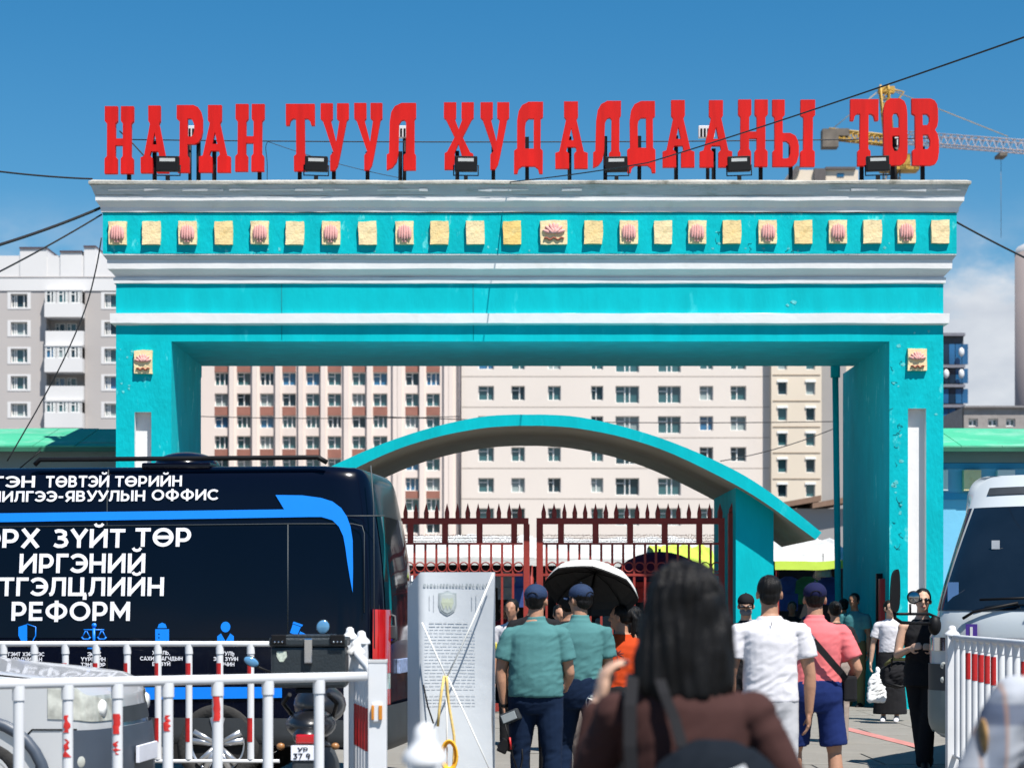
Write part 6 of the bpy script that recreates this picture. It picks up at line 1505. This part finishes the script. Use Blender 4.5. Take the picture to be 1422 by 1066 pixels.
M_teal = cloth('teal_polo', (.062, .175, .178)); M_navyt = cloth('navy_trousers', (.003, .012, .036)); M_wht = cloth('white_cotton', (.58, .57, .60)); M_pinkp = cloth('pink_polo', (.60, .14, .15)); M_org = cloth('orange_shirt', (.42, .045, .008)); M_greyt = cloth('grey_trousers', (.42, .42, .44)); M_brn = cloth('brown_knit_top', (.045, .019, .017)); M_blkc = cloth('black_cloth', (.012, .012, .014)); M_blue = cloth('blue_shorts', (.008, .020, .10)); M_beig = cloth('beige_trousers', (.30, .25, .22)); M_olive = cloth('olive_trousers', (.12, .11, .05))
def rp(px, py, Y, root):      # world pixel point -> person local
    return (Matrix.Translation(root.location) @ Matrix.Rotation(root.rotation_euler[2], 4, 'Z') @ Matrix.Diagonal((*root.scale, 1))).inverted() @ P(px, py, Y)

# officer with camera, left
r1, d1 = person('man in teal polo and navy cap, his back turned, a camera in his hand', 744, 15.0, 1.74, R(-6), M_teal, M_navyt, S_tan, arms=[((-.24, -.04, -1), (.10, .03, -1), (1, 0, .1), (0, 1, 0), .9), ((.20, .05, -1), (-.12, .9, -.35))], legs=[((-.05, .04, -1), (0, 0, -1)), ((.06, -.02, -1), (.02, -.06, -1))], style='polo', hair='buzz', cap=M_navyc, wide=1.13, shoulder=1.0, head_yaw=R(-8), belly=.6, group=None, sleeve=.66)
def badge(d, s, m, zf=.4):
    a, e, w_, _ = d['J'][s]; sg = -1 if s == 0 else 1
    bm = BM(); c = a.lerp(e, zf)+Vector((sg*.083, -.01, 0)); ell(bm, c, (.006, .025, .034)); link('sleeve_badge', bm, m, d['root'], world=False)
badge(d1, 0, mat('yellow_badge', (.65, .55, .06), .7, .3, 60), .30)
w1 = d1['J'][0][3]
bm = BM(); tube(bm, [d1['J'][0][2]+Vector((-.032, -.012, .01)), d1['J'][0][2]+Vector((.032, .012, .01))], .012, 6)
lathe(bm, [(.031, -.012), (.034, 0), (.031, .012)], d1['J'][0][2], 'Z', 16); link('wristwatch', bm, M_black, r1, world=False)
cam_o = thing('video_camera', 'grey handheld video camera in the left hand of the officer', 'camera', wmat(r1) @ (d1['J'][0][3]+Vector((.05, -.10, .01))), R(-20))
bm = BM(); box(bm, -.075, .075, -.03, .04, -.04, .045, .012); bm.transform(Matrix.Rotation(R(-22), 4, 'Y')); link('camera_body', bm, M_plastic, cam_o, world=False)
bm = BM(); box(bm, -.06, .055, -.036, -.03, -.028, .032, .003); bm.transform(Matrix.Rotation(R(-22), 4, 'Y')); link('screen', bm, mat('grey_screen', (.30, .33, .34), .3), cam_o, world=False)
cam2 = thing('camera', 'black camera with red trimmed strap dangling below the video camera', 'camera', wmat(r1) @ (d1['J'][0][3]+Vector((.0, -.10, -.20))), R(10))
bm = BM(); box(bm, -.035, .035, -.03, .03, -.06, .05, .012); lathe(bm, [(.028, 0), (.03, .06), (.026, .09), (.001, .085)], (-.02, -.0, 0), 'X', 14); bm.transform(Matrix.Rotation(R(25), 4, 'Y')); link('camera_body', bm, M_black, cam2, world=False)
bm = BM(); tube(bm, [(.0, -.03, .16), (.03, -.035, .05), (.06, -.03, -.08), (.09, -.03, -.17), (.12, -.02, -.185), (.14, 0, -.10), (.13, .02, .08)], .007, 5); link('strap', bm, M_black, cam2, world=False)
bm = BM(); tube(bm, [(.035, -.04, .06), (.045, -.042, -.03)], .008, 5); link('red_trim', bm, M_reds, cam2, world=False)
# second officer
r2, d2 = person('man in teal polo and navy cap walking under the umbrella, head turned left', 806, 15.9, 1.77, R(3), M_teal, M_navyt, S_tan, arms=[((-.25, .1, -1), (-.1, .8, -.5)), ((.12, .1, -1), (.02, .75, -.7))], legs=[((-.08, .25, -1), (-.05, -.15, -1)), ((.10, -.10, -1), (.02, -.28, -1))], style='polo', hair='short', cap=M_navyc, wide=1.05, head_yaw=R(38), group=None, sleeve=.66)
# person hidden between the officers
person('man in beige trousers mostly hidden between the two officers', 790, 17.6, 1.72, R(0), M_blkc, M_beig, S_dark, group=None, vox=.011)
# orange shirt with umbrella
r4, d4 = person('woman in an orange shirt with a dark palm print holding the umbrella', 864, 16.4, 1.60, R(20), M_org, M_blkc, S_tan, arms=[((-.55, .05, -1), (-.20, .30, -.9)), ((.25, .5, -.8), (-.15, .3, 1), (-1, 0, 0), (0, 1, 0), 1.2)], hair='pony', wide=1.15, head_yaw=R(45), group=None, sleeve=.85)
parasol((PX(821, 16.2), 16.2, PZ(820, 16.2)), .385, .19, (R(-30), R(11)), mat('pale_umbrella_cloth', (.55, .55, .52), .6, .04), mat('black_umbrella_lining', (.006, .006, .007), .7), 'open umbrella with pale top and black lining held over the officers', 'umbrella', name='umbrella', polelen=.62)
# palm print
bm = BM(); c0 = rp(857, 908, 16.2, r4)
base = c0+Vector((0, -.0, 0))
for a in range(7):
    q = R(-20+a*38); pts = [base+Vector((math.cos(q)*t*.07, 0, math.sin(q)*t*.055-.012*t*t)) for t in (0, .5, 1)]; tube(bm, [p for p in pts], [.006, .008, .003], 5)
tube(bm, [base, base+Vector((.01, 0, -.08)), base+Vector((-.01, 0, -.13))], [.005, .006, .007], 5)
pp = link('palm_print', bm, mat('dark_print', (.10, .01, .008), .9), r4, world=False)
fan = thing('handheld_fan', 'transparent round handheld fan with a black handle at the orange shirted woman\'s hand', 'fan', P(826, 975, 15.6))
bm = BM()
for r_ in (.022, .045, .068):
    tube(bm, [(math.cos(a)*r_, -.01 if r_ < .06 else 0, math.sin(a)*r_) for a in [2*PI*q/20 for q in range(21)]], .0025, 4, False)
for k in range(10): a = 2*PI*k/10; tube(bm, [(math.cos(a)*.01, -.014, math.sin(a)*.01), (math.cos(a)*.068, 0, math.sin(a)*.068)], .002, 3, False)
link('guard', bm, M_chrome, fan, world=False)
bm = BM()
for k in range(4):
    a = 2*PI*k/4+.5; ell(bm, (math.cos(a)*.032, .012, math.sin(a)*.032), (.03, .003, .018), Matrix.Rotation(-a, 3, 'Y'))
link('blade', bm, mat('clear_blade', (.35, .4, .4), .2), fan, world=False)
bm = BM(); tube(bm, [(.045, .01, .04), (.07, .015, .09), (.09, .02, .13)], .014, 8); tube(bm, [(.04, .02, -.05), (.045, .02, -.62)], .008, 6); link('handle', bm, M_black, fan, world=False)
# white t-shirt
r5, d5 = person('man in white t-shirt and grey trousers seen from behind, right of centre', 1069, 13.6, 1.79, R(-2), M_wht, M_greyt, S_tan, arms=[((-.17, .02, -1), (-.02, .18, -1)), ((.20, -.02, -1), (-.02, .10, -1))], legs=[((-.05, .03, -1), (0, -.03, -1)), ((.05, -.03, -1), (.02, -.08, -1))], hair='short', wide=1.02, shoulder=1.12, group=None, sleeve=.60)
bm = BM(); c = d5['T'](1.455, 0, -.105); tube(bm, [c, c+Vector((0, -.004, -.022))], .003, 5); link('neck_label', bm, M_black, r5, world=False)
# pink polo
r6, d6 = person('man in pink polo, navy cap and blue shorts with a black cross-body strap', 1132, 15.2, 1.76, R(-4), M_pinkp, M_blue, S_tan, arms=[((-.25, .05, -1), (-.05, .5, -.8)), ((.42, -.12, -1), (-.25, .85, -.6))], legs=[((-.10, .20, -1), (-.04, -.10, -1)), ((.10, .0, -1), (.05, -.12, -1))], style='polo', btype='shorts', hair='buzz', cap=cloth('dark_navy_cap', (.008, .010, .045)), wide=1.18, shoulder=1.0, group=None, sleeve=.72, shoes=M_wht)
# cross-body strap on his back
T6 = d6['T']; bm = BM(); st_pts = [(-.115, -.03, 1.475), (-.10, -.115, 1.43), (-.05, -.158, 1.36), (.0, -.168, 1.30), (.06, -.17, 1.23), (.12, -.165, 1.16), (.185, -.13, 1.09), (.225, -.05, 1.04)]
prev = None
for (a, b, c) in st_pts:
    p = T6(c, a, b-.014); q = [bm.verts.new(p+Vector((.016, 0, .020))), bm.verts.new(p+Vector((-.016, 0, -.020))), bm.verts.new(p+Vector((-.016, -.006, -.020))), bm.verts.new(p+Vector((.016, -.006, .020)))]
    if prev:
        for i in range(4): bm.faces.new((prev[i], prev[(i+1) % 4], q[(i+1) % 4], q[i]))
    prev = q
bagc = thing('cross_body_bag', 'black cross-body bag strapped over the pink polo shirt', 'bag', r6.location, r6.rotation_euler[2], scale=r6.scale[0])
link('strap', bm, M_blkc, bagc, world=False)
bm = BM(); p = T6(1.02, .255, .02); box(bm, p.x-.05, p.x+.05, p.y-.1, p.y+.1, p.z-.14, p.z+.05, .02); link('pouch', bm, M_blkc, bagc, world=False)
bm = BM(); p = T6(1.36, -.05, -.185); box(bm, -.022, .022, -.004, .004, -.03, .03, .003); bm.transform(Matrix.Translation(p) @ Matrix.Rotation(R(-42), 4, 'Y')); link('buckle', bm, M_chrome, bagc, world=False)
# masked person facing us
r7, d7 = person('person in black cap and grey face mask, facing the camera with a phone', 1036, 20.5, 1.70, R(172), M_blkc, M_blkc, S_fair, arms=[((-.20, .3, -.9), (.45, .75, .35), (0, 0, 1), (1, 0, 0), 1.0), ((.2, .3, -.9), (-.55, .75, .35), (0, 0, 1), (-1, 0, 0), 1.0)], hair='short', cap=cloth('black_cap', (.01, .01, .012)), mask=mat('grey_mask', (.16, .17, .19), .8), face=True, head_pitch=R(-12), group=None, vox=.010)
ph = thing('phone', 'phone in the hands of the person with the face mask', 'phone', P(1046, 868, 20.1), R(160)); bm = BM(); box(bm, -.036, .036, -.005, .005, -.07, .07, .006); bm.transform(Matrix.Rotation(R(-35), 4, 'X')); link('phone_case', bm, mat('pale_phone', (.5, .5, .52), .3), ph, world=False)
# dark haired person with bun in black shirt
person('dark haired woman in a black shirt walking into the gateway shade', 1160, 23.5, 1.64, R(2), M_blkc, M_beig, S_tan, arms=[((-.15, .05, -1), (0, .3, -1)), ((.28, -.1, -1), (-.2, .6, -.7))], hair='bun', group=None, vox=.011)
person('person in a teal shirt and olive trousers standing in the gateway shade', 1187, 31.8, 1.78, R(150), cloth('dull_teal_shirt', (.06, .20, .22)), M_olive, S_dark, hair='short', group=None, vox=.014)
person('person in a dark blue shirt in the gateway shade behind others', 1172, 33.2, 1.70, R(20), cloth('indigo_shirt', (.02, .025, .20)), M_blkc, S_dark, hair='short', group=None, vox=.014)
# woman in white top with bags
r9, d9 = person('woman in white top and long black skirt carrying bags by the right pillar', 1236, 28.0, 1.66, R(165), M_wht, M_blkc, S_fair, arms=[((.0, .35, -.95), (.0, .8, .1)), ((.26, .0, -1), (.10, .05, -1))], btype='skirt', hair='short', head_yaw=R(35), face=True, hem=1.0, group=None, vox=.010, wide=.92, shoes=M_wht)
# white plastic bag and duffel
bagw = thing('plastic_bag', 'white plastic carrier bag held by the woman in the white top', 'bag', P(1217, 952, 27.6)); bm = BM(); ell(bm, (0, 0, -.02), (.12, .07, .20)); box(bm, -.12, .12, -.06, .06, -.22, -.05, .03); limb(bm, [(0, 0, .12), (.02, 0, .24)], [.05, .02]); me = remesh(bm, .012, 2); wrinkle(me, .014, 5, [(Vector((0, 0, 0)), .3)]); link('bag_body', me, mat('white_plastic_film', (.75, .76, .76), .4, .05), bagw, world=False)
duf = thing('duffel_bag', 'olive and black duffel bag held by the woman in the white top', 'bag', P(1247, 935, 27.2)); bm = BM(); ell(bm, (0, 0, 0), (.25, .15, .19)); box(bm, -.21, .21, -.12, .12, -.16, .10, .05); me = remesh(bm, .014, 3); wrinkle(me, .012, 9, [(Vector((0, 0, 0)), .3)]); link('bag_body', me, M_blkc, duf, world=False)
bm = BM(); tube(bm, [(-.2, -.1, .12), (-.1, -.13, .20), (.1, -.13, .20), (.24, -.08, .10)], .022, 8); link('olive_top', bm, cloth('olive_canvas', (.12, .12, .05)), duf, world=False)
bm = BM(); tube(bm, [(-.12, -.15, .1), (-.10, -.17, .26), (.10, -.17, .26), (.12, -.15, .1)], .012, 6); tube(bm, [(-.18, -.14, -.12), (0, -.17, -.17), (.17, -.14, -.13)], .02, 6); link('handle', bm, M_black, duf, world=False)
# sunglasses person
r10, d10 = person('person in sunglasses, black sleeveless top and wide black trousers beside the minibus', 1281, 20.0, 1.76, R(172), M_blkc, M_blkc, S_fair, arms=[((.03, .3, -.95), (.35, .75, .2)), ((.22, .1, -1), (-.35, .65, .2))], legs=[((.08, .12, -1), (.08, -.05, -1)), ((-.10, -.05, -1), (-.16, .05, -1))], style='tank', btype='wide', hair='short', glasses=True, face=True, group=None, vox=.010, hem=.80)
# crowd behind the iron gate
def crowd(label, px, Y, h, hd, sm, bm_, skin, **k): person(label, px, Y, h, R(hd), sm, bm_, skin, group=None, vox=.015, **k)
crowd('person in white shirt and red vest behind the left gate leaf', 712, 23, 1.66, 160, M_wht, M_blkc, S_tan, hair='short')
crowd('dark haired person just ahead of the officer on the left', 742, 18.5, 1.78, 0, M_blkc, M_blkc, S_dark, hair='short')
crowd('person in a blue jacket in the shade left of the second officer', 777, 22, 1.60, 190, cloth('royal_blue_jacket', (.02, .05, .35)), M_blkc, S_tan, hair='short')
crowd('dark haired person in black right of the umbrella', 879, 19, 1.58, 10, M_blkc, M_blkc, S_tan, hair='bob')
crowd('shopper in dark red under the stalls behind the banner', 700, 33, 1.62, 180, cloth('dark_red_top', (.25, .02, .03)), M_blkc, S_tan, hair='short')
crowd('shopper in grey under the stalls left of the purple parasol', 846, 34, 1.68, 175, cloth('mid_grey_top', (.2, .2, .2)), M_blkc, S_tan, hair='short')
crowd('shopper in dark green behind the right gate leaf', 968, 34, 1.70, 185, cloth('dark_green_top', (.03, .12, .06)), M_blkc, S_tan, hair='short')
crowd('shopper in black below the lime trimmed stall', 1100, 34.5, 1.66, 170, M_blkc, M_blkc, S_dark, hair='short')
crowd('shopper in dark blue below the lime trimmed stall', 1130, 36.0, 1.70, 200, cloth('dark_blue_top', (.03, .05, .16)), M_blkc, S_dark, hair='short')
# foreground woman, out of focus
r0, d0 = person('woman with black bob hair, brown top and navy backpack, blurred in the foreground', 952, 5.0, 1.695, R(-4), M_brn, M_blkc, S_fair, arms=[((-.40, .45, -1), (.18, .10, 1), (1, .3, 0), (0, 1, 0), .9), ((.46, .0, -1), (-.05, .35, -.9))], style='long', hair='bob', hairlen=.28, wide=.98, shoulder=.94, group=None, vox=.007, wr=.004)
T0 = d0['T']
bp_ = thing('backpack', 'navy backpack with black straps and a red and white tag on the brown top', 'backpack', r0.location, r0.rotation_euler[2], scale=r0.scale[0])
bm = BM(); c = T0(1.155, .075, -.20); ell(bm, c, (.18, .10, .17)); box(bm, c.x-.16, c.x+.16, c.y-.06, c.y+.06, c.z-.22, c.z+.09, .05); me = remesh(bm, .010, 4); wrinkle(me, .006, 3, [(c, .3)]); link('pack', me, cloth('navy_nylon', (.003, .006, .011)), bp_, world=False)
def strap(pts, w_):
    bm = BM(); prev = None
    for (a, b, z) in pts:
        p = T0(z, a, b); q = [bm.verts.new(p+Vector((-w_, 0, 0))), bm.verts.new(p+Vector((w_, 0, 0))), bm.verts.new(p+Vector((w_, -.008, .004))), bm.verts.new(p+Vector((-w_, -.008, .004)))]
        if prev:
            for i in range(4): bm.faces.new((prev[i], prev[(i+1) % 4], q[(i+1) % 4], q[i]))
        prev = q
    link('strap', bm, M_blkc, bp_, world=False)
strap([(-.075, .02, 1.488), (-.07, -.07, 1.478), (-.055, -.125, 1.43), (-.03, -.152, 1.37), (-.01, -.19, 1.30)], .014)
strap([(-.135, .02, 1.475), (-.135, -.07, 1.465), (-.14, -.13, 1.40), (-.14, -.16, 1.30), (-.13, -.17, 1.15)], .016)
bm = BM(); p = T0(1.24, .095, -.312); box(bm, -.05, .05, -.004, .004, -.011, .011, .003); bm.transform(Matrix.Translation(p) @ Matrix.Rotation(R(-24), 4, 'Y')); tg = link('tag', bm, M_whitem, bp_, world=False)
bm = BM(); box(bm, -.05, .05, -.006, .006, -.017, -.010, .001); bm.transform(Matrix.Translation(p) @ Matrix.Rotation(R(-24), 4, 'Y')); link('tag_edge', bm, M_reds, tg, world=False)

# plaid shirted person at the right edge, out of focus
def plaid():
    m = bpy.data.materials.new('plaid_shirt'); m.use_nodes = True; nt = m.node_tree; N = nt.nodes; L = nt.links; b = N['Principled BSDF']
    b.inputs['Roughness'].default_value = .9; b.inputs['Specular IOR Level'].default_value = .15
    t = N.new('ShaderNodeTexCoord'); sp = N.new('ShaderNodeSeparateXYZ'); L.new(t.outputs['Object'], sp.inputs[0]); col = None
    for ax, sc_, lo_, c in (('X', 38, .55, (.12, .15, .21, 1)), ('Z', 34, .5, (.055, .075, .13, 1)), ('X', 90, .93, (.35, .18, .1, 1))):
        mu_ = N.new('ShaderNodeMath'); mu_.operation = 'MULTIPLY'; mu_.inputs[1].default_value = sc_; L.new(sp.outputs[ax], mu_.inputs[0])
        sn = N.new('ShaderNodeMath'); sn.operation = 'SINE'; L.new(mu_.outputs[0], sn.inputs[0])
        mr = N.new('ShaderNodeMapRange'); mr.inputs[1].default_value = lo_-.15; mr.inputs[2].default_value = lo_+.15; mr.inputs[4].default_value = .75; L.new(sn.outputs[0], mr.inputs[0])
        mi = N.new('ShaderNodeMix'); mi.data_type = 'RGBA'; L.new(mr.outputs[0], mi.inputs[0]); mi.inputs[7].default_value = c
        if col: L.new(col, mi.inputs[6])
        else: mi.inputs[6].default_value = (.36, .38, .42, 1)
        col = mi.outputs[2]
    L.new(col, b.inputs['Base Color']); return m
r13, d13 = person('person in a grey and navy plaid shirt, blurred at the bottom right edge', 1508, 5.6, 1.70, R(8), plaid(), M_navyt, S_tan, arms=[((-.42, .05, -1), (-.05, .3, -1)), ((.3, .05, -1), (.02, .3, -1))], hair='short', wide=1.15, shoulder=1.08, group=None, vox=.010, sleeve=.95)
a, e = d13['J'][0][0], d13['J'][0][1]
bm = BM(); ell(bm, a.lerp(e, .42)+Vector((-.062, -.035, -.0)), (.010, .040, .055)); link('sleeve_patch', bm, mat('ochre_patch', (.30, .17, .06), .8, .4, 30), r13, world=False)
bpy.data.scenes.remove(WS)
